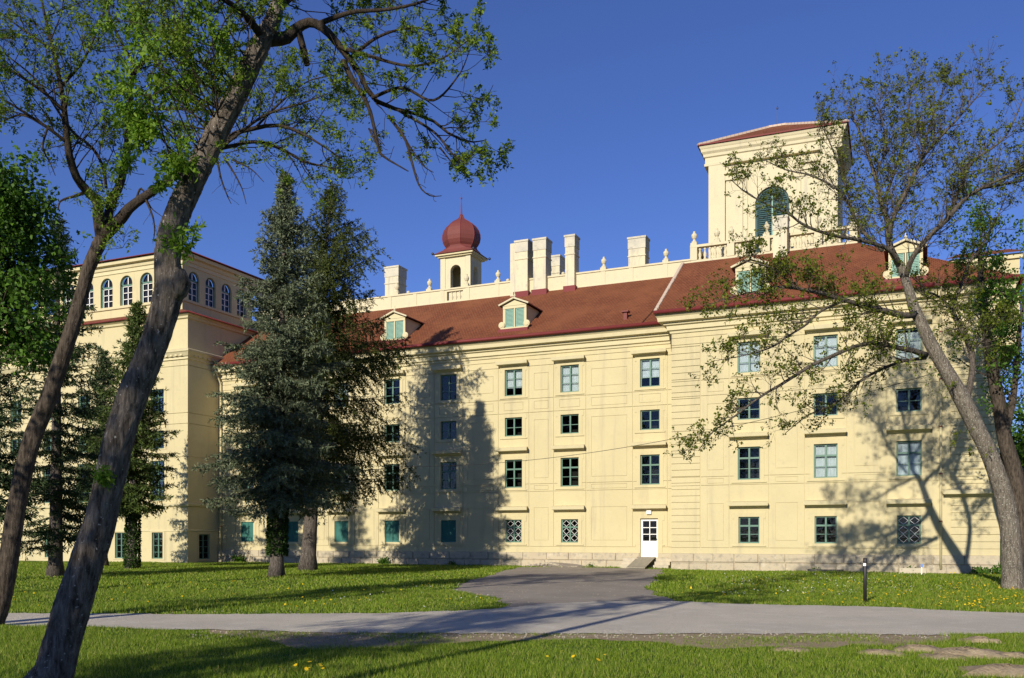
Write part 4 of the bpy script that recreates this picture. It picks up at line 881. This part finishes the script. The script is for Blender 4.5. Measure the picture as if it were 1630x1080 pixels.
# ---- second ash, thinner, at the left edge
L2 = Tree(31); d = 17.6
tr, trr = L2.limb(px([(-16, 1008, 48), (-8, 985, 40), (0, 960, 38), (12, 905, 36), (24, 790+30, 35), (47, 715, 34), (78, 633, 32), (97, 575, 30), (113, 528, 28), (128, 478, 26), (140, 431, 25), (152, 402, 25), (162, 378, 24)], d, .79), 120, 36, True, .04, .006)
LIM = [([(162, 380, 20), (156, 345, 17), (155, 322, 16), (139, 305, 15), (122, 283, 13, -.2), (111, 250, 12, -.4), (108, 228, 11, -.5), (103, 180, 9, -.7), (97, 139, 8, -.8), (85, 80, 6, -.9), (70, 20, 4, -1), (60, -40, 2, -1)], 20, 1.4),
 ([(164, 378, 18), (170, 355, 15, .2), (178, 322, 14, .4), (192, 292, 13, .5), (200, 250, 12, .6), (205, 211, 11, .7), (208, 139, 9, .8), (217, 111, 8, .8), (239, 92, 5, .8), (270, 70, 4, .7), (300, 30, 2, .6)], 20, 1.4),
 ([(166, 376, 20), (194, 347, 18, -.2), (205, 333, 16, -.3), (230, 314, 14, -.4), (272, 286, 12, -.5), (310, 258, 10, -.5), (355, 233, 9, -.5), (372, 214, 8, -.5), (405, 205, 7, -.5), (444, 200, 6, -.5), (489, 217, 4, -.5), (544, 253, 2, -.5)], 24, 1.2),
 ([(350, 237, 6, -.5), (405, 226, 5.5, -.3), (444, 236, 5, -.2), (486, 258, 4, 0), (528, 268, 2, .1), (548, 282, 1, .1)], 16, .85),
 ([(355, 233, 5, -.5), (420, 185, 4, -.7), (480, 165, 3, -.8), (520, 150, 1.5, -.9)], 13, .9),
 ([(405, 205, 4, -.5), (450, 160, 3.5, -.3), (490, 130, 2, -.2), (530, 120, 1.2, -.1)], 10, .8),
 ([(217, 111, 6, .8), (194, 69, 5, .9), (180, 40, 4, 1), (167, 0, 2, 1)], 10, 1.1),
 ([(208, 185, 6, .7), (240, 175, 5, .6), (300, 174, 4, .4), (340, 180, 2, .3)], 10, 1.0),
 ([(206, 200, 5, .7), (235, 160, 4, .9), (262, 143, 3, 1), (300, 140, 1.5, 1)], 10, 1.0),
 ([(105, 180, 6, -.7), (69, 147, 5, -1), (28, 119, 4, -1.2), (-5, 100, 2, -1.3)], 10, 1.1),
 ([(108, 228, 6, -.5), (75, 203, 5, -.8), (40, 180, 4, -1), (0, 156, 3, -1.2), (-40, 140, 1.5, -1.3)], 10, 1.0),
 ([(75, 203, 4, -.8), (36, 184, 3, -.5), (0, 194, 2, -.3), (-30, 200, 1, -.2)], 7, .7),
 ([(169, 300, 5, .2), (164, 267, 5, 0), (147, 236, 4.5, -.1), (111, 205, 4, -.3), (60, 130, 3, -.4), (0, 80, 2, -.5)], 12, 1.0),
 ([(97, 139, 5, -.8), (130, 100, 4, -.6), (150, 60, 3, -.4), (165, 20, 1.5, -.3)], 12, 1.1),
 ([(85, 80, 4, -.9), (40, 50, 3, -1), (0, 20, 2, -1)], 9, 1.0),
 ([(239, 92, 4, .8), (225, 50, 3, .9), (215, 0, 2, 1)], 8, 1.0)]
for pts, cnt, L in LIM:
    V, R = L2.limb(px(pts, d), 22, 7); L2.sprout(V, R, .3 if cnt > 18 else .12, 1, max(5, int(cnt*.75)), L, up=.35, kids=3, maxl=2, spread=.9, rmax=.016)
for pts in [[(230, 314, 4, -.4), (243, 345, 3, -.5), (246, 370, 2, -.5), (243, 385, 1, -.5)], [(346, 256, 4, -.4), (352, 285, 3, -.4), (362, 312, 2, -.4), (368, 325, 1, -.4)], [(356, 250, 4, -.4), (372, 275, 3, -.4), (385, 300, 2, -.4), (392, 325, 1, -.4)], [(215, 322, 4, -.3), (225, 300, 3, -.4), (240, 330, 2, -.4), (258, 345, 1, -.4)], [(139, 305, 6), (120, 312, 5), (97, 320, 3), (92, 335, 2)], [(370, 255, 3, -.4), (400, 270, 2, -.4), (420, 290, 1, -.4)], [(75, 205, 4, -.8), (68, 235, 3, -.8), (80, 260, 2, -.8), (88, 280, 1, -.8)]]:
    V, R = L2.limb(px(pts, d), 12, 5)
    for k in range(6): L2.twig(V[3+k], Vector((L2.r.uniform(-1, 1), L2.r.uniform(-.3, .3), L2.r.uniform(-1, .2))), .28, .005, 2, 0); L2.tips.pop()
for x, y in ((175, 310), (185, 335), (150, 340), (195, 300), (165, 300), (195, 395), (197, 385), (178, 350)):
    for k in range(3): L2.twig(at(x, y, d-.2), Vector((L2.r.uniform(-1, 1), -.5, L2.r.uniform(-.3, .8))), .35, .006, 1, .3, kids=3)
finish(L2, 'ash_tree', ground(-10, 1000)+(0,), 'bark_dark', [('crown', rosettes(L2.tips, 22, .065, .030, gather=.04, outward=.25, down=.2, jitter=.045, keep=.64), 'leaf_ash')],
       'thinner dark ash at the left edge that forks into three stems', twigbark='bark_twig')
# ---- dense dark maple at the left edge
L3 = Tree(41); d = 27
tr, trr = L3.limb(px([(-45, 950, 30), (-42, 850, 26), (-38, 700, 22), (-30, 560, 18), (-22, 480, 12), (-14, 400, 6), (-10, 350, 2)], d), 20, 8, True, .04)
L3.sprout(tr, trr, .42, 1, 60, 2.2, up=.25, kids=4, maxl=2, rmax=.04, every=True, bias=Vector((.5, -.3, 0)))
finish(L3, 'dense_tree', at(-45, 948, d)[:2]+(0,), 'bark_dark', [('crown', rosettes(L3.tips, 15, .12, .105, outward=.2, down=.4, jitter=.14, keep=.75), 'leaf_dense')], 'dense dark green broadleaf tree on the left edge, behind the thinner ash')
# ---- conifers
def conifer(name, base, H, z0, prof, seed, needles, label, lean=(0, 0), droop=.35, hang=.0, whorl=.36, per=6, blade=(.17, .036), nb=12, r0=.28, bark='bark_spruce', gap=0., ivy=None, tipup=.35, group='spruces on the lawn', side_lush=None):
    r = random.Random(seed); T = Tree(seed); bx, by = base
    ax = lambda z: Vector((bx+lean[0]*z, by+lean[1]*z, z))
    n = 24; T.trunk.tube([ax(H*k/n) for k in range(n+1)], [max(.012, r0*(1-k/n)**.85*(1.35 if k == 0 else 1)) for k in range(n+1)], 10, .05, seed)
    tw_c, tw_d, tw_l = [], [], []
    z = z0
    def reach(f):
        for (a, ra), (b, rb) in zip(prof, prof[1:]):
            if a <= f <= b: return ra+(rb-ra)*(f-a)/(b-a)
        return prof[-1][1]
    while z < H-.15:
        f = (z-z0)/(H-z0); L0 = reach(f); ph = r.uniform(0, 6.28); nb_ = per if f < .85 else 4
        for k in range(nb_):
            if r.random() < gap: continue
            a = ph+6.28*k/nb_+r.uniform(-.35, .35); L = L0*r.uniform(.5, 1.16)
            if side_lush: L *= 1+side_lush[1]*math.cos(a-side_lush[0])
            L = max(L, .12); p = ax(z+r.uniform(-.15, .15)); m = max(4, int(L/.28)); V = [p]; sl = -droop*(1-f*.9)+r.uniform(-.12, .12)+(f**2)*.8
            for j in range(m):
                t = (j+1)/m; s_ = sl+tipup*(t**2)*(1.3-f); V.append(V[-1]+Vector((math.cos(a), math.sin(a), s_)).normalized()*L/m)
            T.wood.tube([V[0], V[m//2], V[m]], [.012+.010*L, .009+.004*L, .004], 3, cap=False)
            for j in range(1, m+1):
                t = j/m; d0 = (V[j]-V[j-1]).normalized(); sd = Vector((-math.sin(a), math.cos(a), 0)); l2 = L*.36*(1-.62*t)+.16
                tw_c.append(V[j-1]); tw_d.append(d0); tw_l.append(L/m*1.25)
                for s_ in (-1, 1):
                    for rep_ in range(2 if L > 1.4 and t < .85 and r.random() < .7 else 1):
                        if r.random() < .14: continue
                        dv = d0*.75+sd*s_*r.uniform(.55, 1.0)+Vector((0, 0, r.uniform(-.25, .1)-hang*r.uniform(.4, 1.3)))
                        tw_c.append(V[j-1].lerp(V[j], r.random())); tw_d.append(dv.normalized()); tw_l.append(l2*r.uniform(.65, 1.15))
                if hang and r.random() < .8: tw_c.append(V[j]); tw_d.append(Vector((r.uniform(-.25, .25), r.uniform(-.25, .25), -1)).normalized()); tw_l.append(r.uniform(.35, .75)*(.5+hang))
        z += whorl*r.uniform(.8, 1.2)*(1-.35*f)
    C, D, Ls = np.array([tuple(v) for v in tw_c]), np.array([tuple(v) for v in tw_d]), np.array(tw_l)
    cnt = np.maximum(3, (Ls*nb/.45).astype(int)); idx = np.repeat(np.arange(len(C)), cnt); t = rng.random(len(idx))
    P = C[idx]+D[idx]*(t*Ls[idx])[:, None]; dirs = D[idx]*.85+rng.normal(size=P.shape)*.55; P[:, 2] -= .12*hang*t*Ls[idx]
    V, Q = leaf_quads(P, dirs, blade[0]*rng.uniform(.6, 1.3, len(P)), blade[1]*rng.uniform(.7, 1.4, len(P)), .3)
    cr = [('crown', (V, Q), needles)]
    if ivy:
        zz = rng.uniform(ivy[0], ivy[1], ivy[2]); an = rng.uniform(0, 6.28, ivy[2]); rr_ = r0*(1-zz/H)**.85+.03+rng.random(ivy[2])*.1
        P = np.stack([bx+lean[0]*zz+np.cos(an)*rr_, by+lean[1]*zz+np.sin(an)*rr_, zz], 1); Dv = np.stack([np.cos(an), np.sin(an), -rng.random(ivy[2])], 1)+rng.normal(size=P.shape)*.4
        cr.append(('ivy', leaf_quads(P, Dv, rng.uniform(.08, .15, len(P)), rng.uniform(.07, .12, len(P))), 'ivy_leaf'))
    return finish(T, name, (bx, by, 0), bark, cr, label, 'tree', group, 'bark_dark')
b1 = at(440, 918, 39.6); conifer('blue_spruce', (b1.x, b1.y), 17.3, 3.5, [(0, 2.4), (.1, 3.05), (.3, 2.85), (.5, 2.1), (.7, 1.5), (.9, .6), (1, .12)], 51, 'needle_blue', 'tall blue-grey spruce with ivy round its lower trunk, left of the dark spruce', lean=(.022, .008), droop=.45, hang=.32, whorl=.38, per=7, blade=(.16, .042), nb=18, gap=.17, r0=.30, ivy=(.95, 5.2, 5000))
b2 = at(490, 908, 47); conifer('norway_spruce', (b2.x, b2.y), 19.6, 4.0, [(0, 2.6), (.1, 4.2), (.3, 4.5), (.5, 3.5), (.7, 2.5), (.9, 1.3), (1, .2)], 52, 'needle_green', 'tall dark green spruce with hanging branches, right of the blue-grey spruce', lean=(.055, .022), droop=.22, hang=1.0, whorl=.52, per=6, blade=(.15, .04), nb=16, r0=.40, gap=.22, side_lush=(0, .2))
b3 = at(88, 918, 40); conifer('spruce', (b3.x, b3.y), 15.6, 1.3, [(0, 1.9), (.15, 2.3), (.35, 2.3), (.6, 1.8), (.85, .8), (1, .1)], 53, 'needle_dark', 'dark spruce between the two leaning ash trunks', lean=(.012, .0), droop=.32, hang=.12, whorl=.52, per=5, blade=(.2, .045), nb=12, r0=.30, gap=.18)
b4 = at(210, 905, 50); conifer('spruce', (b4.x, b4.y), 14.4, 3.4, [(0, 2.1), (.2, 2.4), (.45, 1.9), (.7, 1.2), (.9, .55), (1, .1)], 54, 'needle_mid', 'slim green spruce with ivied trunk just right of the big ash trunk', lean=(.02, .006), droop=.3, hang=.25, whorl=.38, per=6, blade=(.2, .05), nb=13, r0=.27, gap=.1, ivy=(.1, 4.6, 3500))
b5 = at(-14, 925, 36); conifer('spruce', (b5.x, b5.y), 9.8, 2.8, [(0, 1.8), (.2, 2.1), (.5, 1.5), (.8, .7), (1, .1)], 55, 'needle_dark', 'dark spruce cut off by the left edge of the photo', droop=.3, hang=.1, whorl=.5, per=6, blade=(.2, .045), nb=12, r0=.22, gap=.1)
b6 = at(165, 898, 54); conifer('spruce', (b6.x, b6.y), 12.6, 3.0, [(0, 1.8), (.2, 2.3), (.45, 2.0), (.7, 1.3), (.9, .6), (1, .1)], 56, 'needle_dark', 'dark spruce close to the left pavilion, half hidden by the big ash trunk', droop=.3, hang=.15, whorl=.44, per=6, blade=(.2, .05), nb=11, r0=.24, gap=.1)
# ---- trees beside and behind the camera: seen through their shade on the road and drive
def shade_tree(x, y, H, r0, lean, seed, label, crown0=.45, n=46, L=2.2, keep=.8):
    T = Tree(seed); p = [(x, y, 0, r0*1.3), (x+lean[0]*.2, y+lean[1]*.2, H*.15, r0), (x+lean[0]*.5, y+lean[1]*.5, H*.45, r0*.75), (x+lean[0]*.8, y+lean[1]*.8, H*.75, r0*.45), (x+lean[0], y+lean[1], H, .03)]
    V, R = T.limb(p, 24, 9, True, .04); T.sprout(V, R, crown0, 1, n, L, up=.4, kids=4, rmax=.05)
    return finish(T, 'park_tree', (x, y, 0), 'bark_dark', [('crown', rosettes(T.tips, 10, .16, .11, outward=.3, down=.3, jitter=.12, keep=keep), 'leaf_ash')], label, 'tree', 'park trees beside and behind the viewer')
def rel_(dpt, lat): t = lat/dpt; return ((-SY+CY*t)*dpt, (CY+SY*t)*dpt-DIST)
p = rel_(6, -4.35); shade_tree(p[0], p[1], 14.5, .13, (.2, .5), 61, 'slender tree just left of the frame, throwing a thin shadow over the road', .62, 12, 1.5, .4)
p = rel_(-3, -11.5); shade_tree(p[0], p[1], 10.5, .25, (.3, .3), 62, 'broad tree behind the viewer on the left that shades the near grass', .45, 40, 2.2, .8)
p = rel_(11, -13.5); shade_tree(p[0], p[1], 13, .22, (-.3, .3), 63, 'tree outside the left edge that shades the lawn below the spruces', .4, 46, 2.3, .8)
# ------------------------------------------------------------------ grass
def inside(P, poly):
    x, y = P[:, 0], P[:, 1]; c = np.zeros(len(P), bool); n = len(poly)
    for i in range(n):
        (x1, y1), (x2, y2) = poly[i], poly[(i+1) % n]
        if y1 == y2: continue
        k = ((y1 > y) != (y2 > y)) & (x < (x2-x1)*(y-y1)/(y2-y1)+x1); c ^= k
    return c
def wave(P, s, ph=0): return (np.sin(P[:, 0]*s+ph+1.7*np.sin(P[:, 1]*s*.7+ph))+np.sin(P[:, 1]*s*1.3+1.3*ph+1.2*np.sin(P[:, 0]*s*.8)))*.5
def lawn_pts(d0, d1, dens, lat=.66, seed=0):
    g_ = np.random.default_rng(seed); area = lat*(d1*d1-d0*d0); n = int(area*dens)
    dp = np.sqrt(g_.uniform(d0*d0, d1*d1, n)); t = g_.uniform(-lat, lat, n)
    P = np.stack([(-SY+CY*t)*dp, (CY+SY*t)*dp-DIST], 1)
    k = ~inside(P, ROADP) & ~inside(P, DRVP)
    wall = np.where(P[:, 0] < XL, YL-.1, np.where(P[:, 0] < XR, YC-.12, np.where(P[:, 0] < XE, YR-.12, 99)))
    return P[k & (P[:, 1] < wall)], g_
HEAPS = [(1462, 1036, .34, .07, 'broad flat soil heap left of the largest heap'), (1540, 1044, .5, .10, 'largest bare soil heap in the near grass'), (1400, 1041, .28, .05, 'leftmost of the small soil heaps near the road'), (1600, 1072, .5, .09, 'soil heap in the bottom right corner of the photo'), (1562, 1022, .28, .07, 'soil heap nearest the road edge on the right'), (1262, 1036, .25, .04, 'small lone soil patch in the grass below the post'), (1500, 1048, .3, .05, 'soil heap joined to the left of the largest heap'), (1612, 1046, .25, .06, 'small soil heap at the right edge of the photo')]
HP_ = [(*ground(x, y), r_, h_) for x, y, r_, h_, _l in HEAPS]
def blades(P, g_, h, wd, thin=None):
    k = np.ones(len(P), bool)
    ver = inside(P, VERP); k &= ~(ver & (g_.random(len(P)) < .55+.4*(wave(P, 2.1, 3) > -.1)))
    for hx, hy, r_, h_ in HP_: k &= ~((np.hypot(P[:, 0]-hx, P[:, 1]-hy) < r_*.9) & (g_.random(len(P)) < .9))
    bare = wave(P, .9, 2)*.5+wave(P, 2.3, 5)*.5; k &= ~((bare > .55) & (g_.random(len(P)) < .55))
    P = P[k]; n = len(P); hh = h*(1+.45*wave(P, .7)+.3*wave(P, 3.1, 1))*g_.uniform(.55, 1.35, n); a = g_.uniform(0, 6.28, n); b = g_.uniform(0, 6.28, n); ln = g_.uniform(.1, .75, n)*hh
    V = np.zeros((n, 3, 3)); V[:, 0, 0] = P[:, 0]-np.cos(a)*wd/2; V[:, 0, 1] = P[:, 1]-np.sin(a)*wd/2; V[:, 1, 0] = P[:, 0]+np.cos(a)*wd/2; V[:, 1, 1] = P[:, 1]+np.sin(a)*wd/2
    V[:, 2, 0] = P[:, 0]+np.cos(b)*ln; V[:, 2, 1] = P[:, 1]+np.sin(b)*ln; V[:, 2, 2] = hh
    return V.reshape(-1, 3), np.arange(n*3).reshape(-1, 3)
P, g_ = lawn_pts(8.5, 17.6, 1500, .66, 1); A = blades(P, g_, .056, .010)
P, g_ = lawn_pts(17, 30, 420, .66, 2); B = blades(P, g_, .062, .022)
P, g_ = lawn_pts(30, 62, 110, .64, 3); Cc = blades(P, g_, .075, .045)
V, Q = stack(A, B, Cc); go = put('grass', np_mesh('grass', V, Q, 'grass_blade'), kind='stuff'); tag(go, 'green grass of the lawns either side of the road', 'grass')
def flowers(name, m, rects, size, label, seed):
    g2 = np.random.default_rng(seed); Vs = []
    for (x0, x1, y0, y1, n) in rects:
        for k in range(n):
            gx, gy = ground(g2.uniform(x0, x1), g2.uniform(y0, y1))
            pp = np.array([[gx, gy]])
            if inside(pp, ROADP)[0] or inside(pp, DRVP)[0]: continue
            z = g2.uniform(.07, .13); r_ = size*g2.uniform(.7, 1.3); t_ = g2.normal(size=2)*.35
            Vs.append([(gx+r_*math.cos(a), gy+r_*math.sin(a), z+r_*(math.cos(a)*t_[0]+math.sin(a)*t_[1]-.3)) for a in np.arange(6)*math.pi/3])
    V = np.array(Vs).reshape(-1, 3); o = put(name, np_mesh(name, V, np.arange(len(V)).reshape(-1, 6), m), kind='stuff'); return tag(o, label, 'flowers')
flowers('dandelions', 'dandelion', [(1230, 1630, 915, 972, 420), (1500, 1630, 930, 960, 160), (300, 780, 925, 972, 160), (1080, 1240, 920, 955, 90), (440, 520, 1066, 1079, 14), (850, 1000, 1030, 1060, 8), (0, 300, 925, 975, 50), (1480, 1630, 958, 976, 90)], .024, 'yellow dandelions dotted over the lawn', 4)
flowers('daisies', 'daisy', [(1150, 1500, 915, 950, 380), (500, 780, 930, 970, 60)], .018, 'white daisies in the right-hand lawn', 5)
for i, (hx, hy, r_, h_) in enumerate(HP_):
    rr_ = random.Random(i); m = MB(); nr, na = 5, 16
    off = [rr_.uniform(.7, 1.25) for _ in range(na)]
    for j in range(nr+1):
        f = j/nr
        for k in range(na):
            a = 6.283*k/na; q = r_*f*off[k]*(1.25 if abs(math.cos(a)) > .7 else .8); m.v.append((q*math.cos(a), q*math.sin(a), h_*(1-f*f)*(1+rr_.uniform(-.35, .35))+.004-(.02 if j == nr else 0)))
    for j in range(nr):
        for k in range(na): k2 = (k+1) % na; m.f.append((j*na+k, (j+1)*na+k, (j+1)*na+k2, j*na+k2))
    tag(m.build('soil_heap', 'soil', None, (hx, hy, 0), True), HEAPS[i][4], 'soil heap', 'soil heaps in the near grass')
# gravel and weeds along the wall foot
m = MB(); rr_ = random.Random(3)
for k in range(260):
    x = rr_.uniform(-20.9, -17.6); y = -.15-abs(rr_.gauss(0, .5)); s_ = rr_.uniform(.02, .07); z = max(0, .22-abs(x+19.6)*.1-abs(y)*.1)
    m.lathe([(s_*.6, 0), (s_, s_*.5), (s_*.5, s_)], 5, (x, y, z), 1, 1, rr_.random()*6)
tag(m.build('rubble', 'step_stone', kind='stuff'), 'pale gravel and rubble heaped at the foot of the wall', 'rubble')
m = MB(); m.add([(-21.2, -.12, .0), (-17.2, -.12, .0), (-18, -.12, .16), (-19.6, -.12, .26), (-20.6, -.12, .14), (-21, -1.1, .0), (-17.4, -1.2, .0)], [(0, 5, 4), (4, 5, 3), (3, 5, 6), (3, 6, 2), (2, 6, 1)]); tag(m.build('gravel_bank', 'drive_gravel'), 'low bank of gravel against the wall beside the drive', 'gravel')
def weed(x, y, h, n, seed, label, m_='leaf_green'):
    g2 = np.random.default_rng(seed); C = np.stack([x+g2.normal(size=n).clip(-2, 2)*h*.42, y+g2.normal(size=n).clip(-2, 2)*h*.25, np.abs(g2.normal(size=n))*h*.3+.02], 1); D = g2.normal(size=(n, 3)); D[:, 2] = np.abs(D[:, 2])+.4
    V, Q = leaf_quads(C, D, h*.4*g2.uniform(.5, 1.2, n), h*.2*g2.uniform(.5, 1.2, n)); return tag(put('weed', np_mesh('weed', V, Q, m_), None), label, 'weed', 'weeds along the wall foot')
for i, (pxx, Y, h, n, lb) in enumerate([(610, YC-.5, .5, 160, 'green weed against the wall, right of the dark spruce'), (720, YC-.5, .35, 90, 'weed at the wall foot below the teal shutter'), (1447, YR-.55, .38, 120, 'green weeds growing in the stone box at the wall'), (1300, YR-.5, .28, 60, 'small weed in the low kerb box left of the post'), (1560, YR-.7, .42, 190, 'green weeds at the right end of the wall'), (1590, YR-.9, .5, 160, 'green weeds beside the iron gate'), (380, YC-.4, .6, 160, 'bush of weeds in the left corner of the wall'), (940, YC-.4, .25, 70, 'thin weeds on the gravel left of the ramp')]):
    t = (pxx-CX)/F; dd = (Y+DIST)/(CY+SY*t); weed((-SY+CY*t)*dd, Y, h, n, 70+i, lb)
# light shafts in front of the wall
def lightwell(x0, x1, Y, h, mm, label):
    m = MB(); m.box(x0, x1, Y-.75, Y-.63, 0, h).box(x0, x0+.12, Y-.63, Y-.12, 0, h-.003).box(x1-.12, x1, Y-.63, Y-.12, 0, h-.003).box(x0+.12, x1-.12, Y-.63, Y-.12, 0, h*.5); return tag(m.build('light_well', mm), label, 'light well', 'light wells at the wall')
lightwell(-5.1, -3.5, YR, .14, 'dark_metal', 'dark low light well at the wall under the middle ground floor window')
lightwell(-1.0, .15, YR, .26, 'step_stone', 'pale stone light well under the latticed window at the right')
# bollard light
gx, gy = ground(1377, 961)
bo = MB().lathe([(.044, 0), (.044, .95), (.038, .96), (.038, 1.02), (.046, 1.03), (.046, 1.16), (.0, 1.17)], 12)
BO = tag(bo.build('bollard', 'dark_metal', None, (gx, gy, 0), True), 'slim black bollard post on the lawn beside the road', 'bollard')
MB().box(-.04, .025, -.06, -.04, .96, 1.03).build('reflector', 'white_paint', BO)
gx, gy = ground(1467, 917)
stk = MB().box(-.02, .02, -.02, .02, 0, .42); SK = tag(stk.build('marker_stake', 'white_paint', None, (gx, gy, 0)), 'thin pale marker stake with blue cap on the right lawn', 'stake')
mat('blue_cap', (.12, .22, .5), .5); MB().box(-.035, .06, -.03, .03, .38, .52).build('cap', 'blue_cap', SK)
# iron gate at the right end
gt = tag(empty('iron_gate', (XE+.1, YR+.3, 0)), 'black iron gate between the palace corner and the maple trunk', 'gate')
gf = MB().box(0, .1, -.05, .05, 0, 1.9).box(1.6, 1.7, -.05, .05, 0, 1.9).box(.1, 1.6, -.02, .02, .2, .26).box(.1, 1.6, -.02, .02, 1.6, 1.66); gf.build('gate_frame', 'dark_metal', gt)
bm_ = MB().box(-.012, .012, -.012, .012, .05, 1.78).mesh('bar', 'dark_metal')
for k in range(15): put('bar', bm_, gt, (.2+k*.1, 0, 0))
# cable slung across the front from tree to tree
a, b = at(494, 735, 47), at(1500, 590, 30.6); N = 40; pts = []
for k in range(N+1):
    t = k/N; q = a.lerp(b, t); q.z -= 2.6*4*t*(1-t)*.5; pts.append(q)
tag(MB().tube(pts, [.010]*(N+1), 5).build('cable', 'dark_metal'), 'thin dark cable slung across the palace front between trees', 'cable')
# scrub beyond the right end of the palace, closing the view
def thicket(x, y, H, seed, label):
    T = Tree(seed); V, R = T.limb([(x, y, 0, .22), (x+.2, y, H*.4, .16), (x+.1, y+.2, H*.8, .08), (x, y, H, .02)], 16, 7, True, .04); T.sprout(V, R, .06, 1, 50, 2.4, up=.3, kids=4, rmax=.05, every=True)
    finish(T, 'park_tree', (x, y, 0), 'bark_dark', [('crown', rosettes(T.tips, 9, .2, .15, outward=.3, down=.3, jitter=.16), 'leaf_dense')], label, 'tree', 'trees beyond the right end')
q = at(1640, 850, 58); thicket(q.x, q.y, 7, 81, 'dark leafy tree far behind the maple trunk at the right edge')
q = at(1690, 850, 50); thicket(q.x, q.y, 9, 82, 'dark leafy tree past the right edge, beyond the iron gate')
# loose stones along the road edges
g2 = np.random.default_rng(9); Vs = []; n_ = 0
for (x0, x1, y0, y1, n) in [(300, 1630, 1005, 1018, 700), (780, 1640, 960, 985, 220), (0, 800, 974, 984, 160), (760, 1050, 905, 955, 260)]:
    for k in range(n):
        gx, gy = ground(g2.uniform(x0, x1), g2.uniform(y0, y1)); s_ = g2.uniform(.008, .028); a = g2.uniform(0, 6.28)
        Vs.append([(gx+s_*math.cos(a+b), gy+s_*.8*math.sin(a+b), .012) for b in (0, 2.1, 4.2)]+[(gx, gy, .016+s_*.8)])
V = np.array(Vs).reshape(-1, 3); b_ = np.arange(len(Vs))[:, None, None]*4; Q = (b_+np.array([[0, 1, 3], [1, 2, 3], [2, 0, 3]])[None]).reshape(-1, 3)
tag(put('pebbles', np_mesh('pebbles', V, Q, 'step_stone'), kind='stuff'), 'loose pale pebbles scattered along the road edges', 'pebbles')
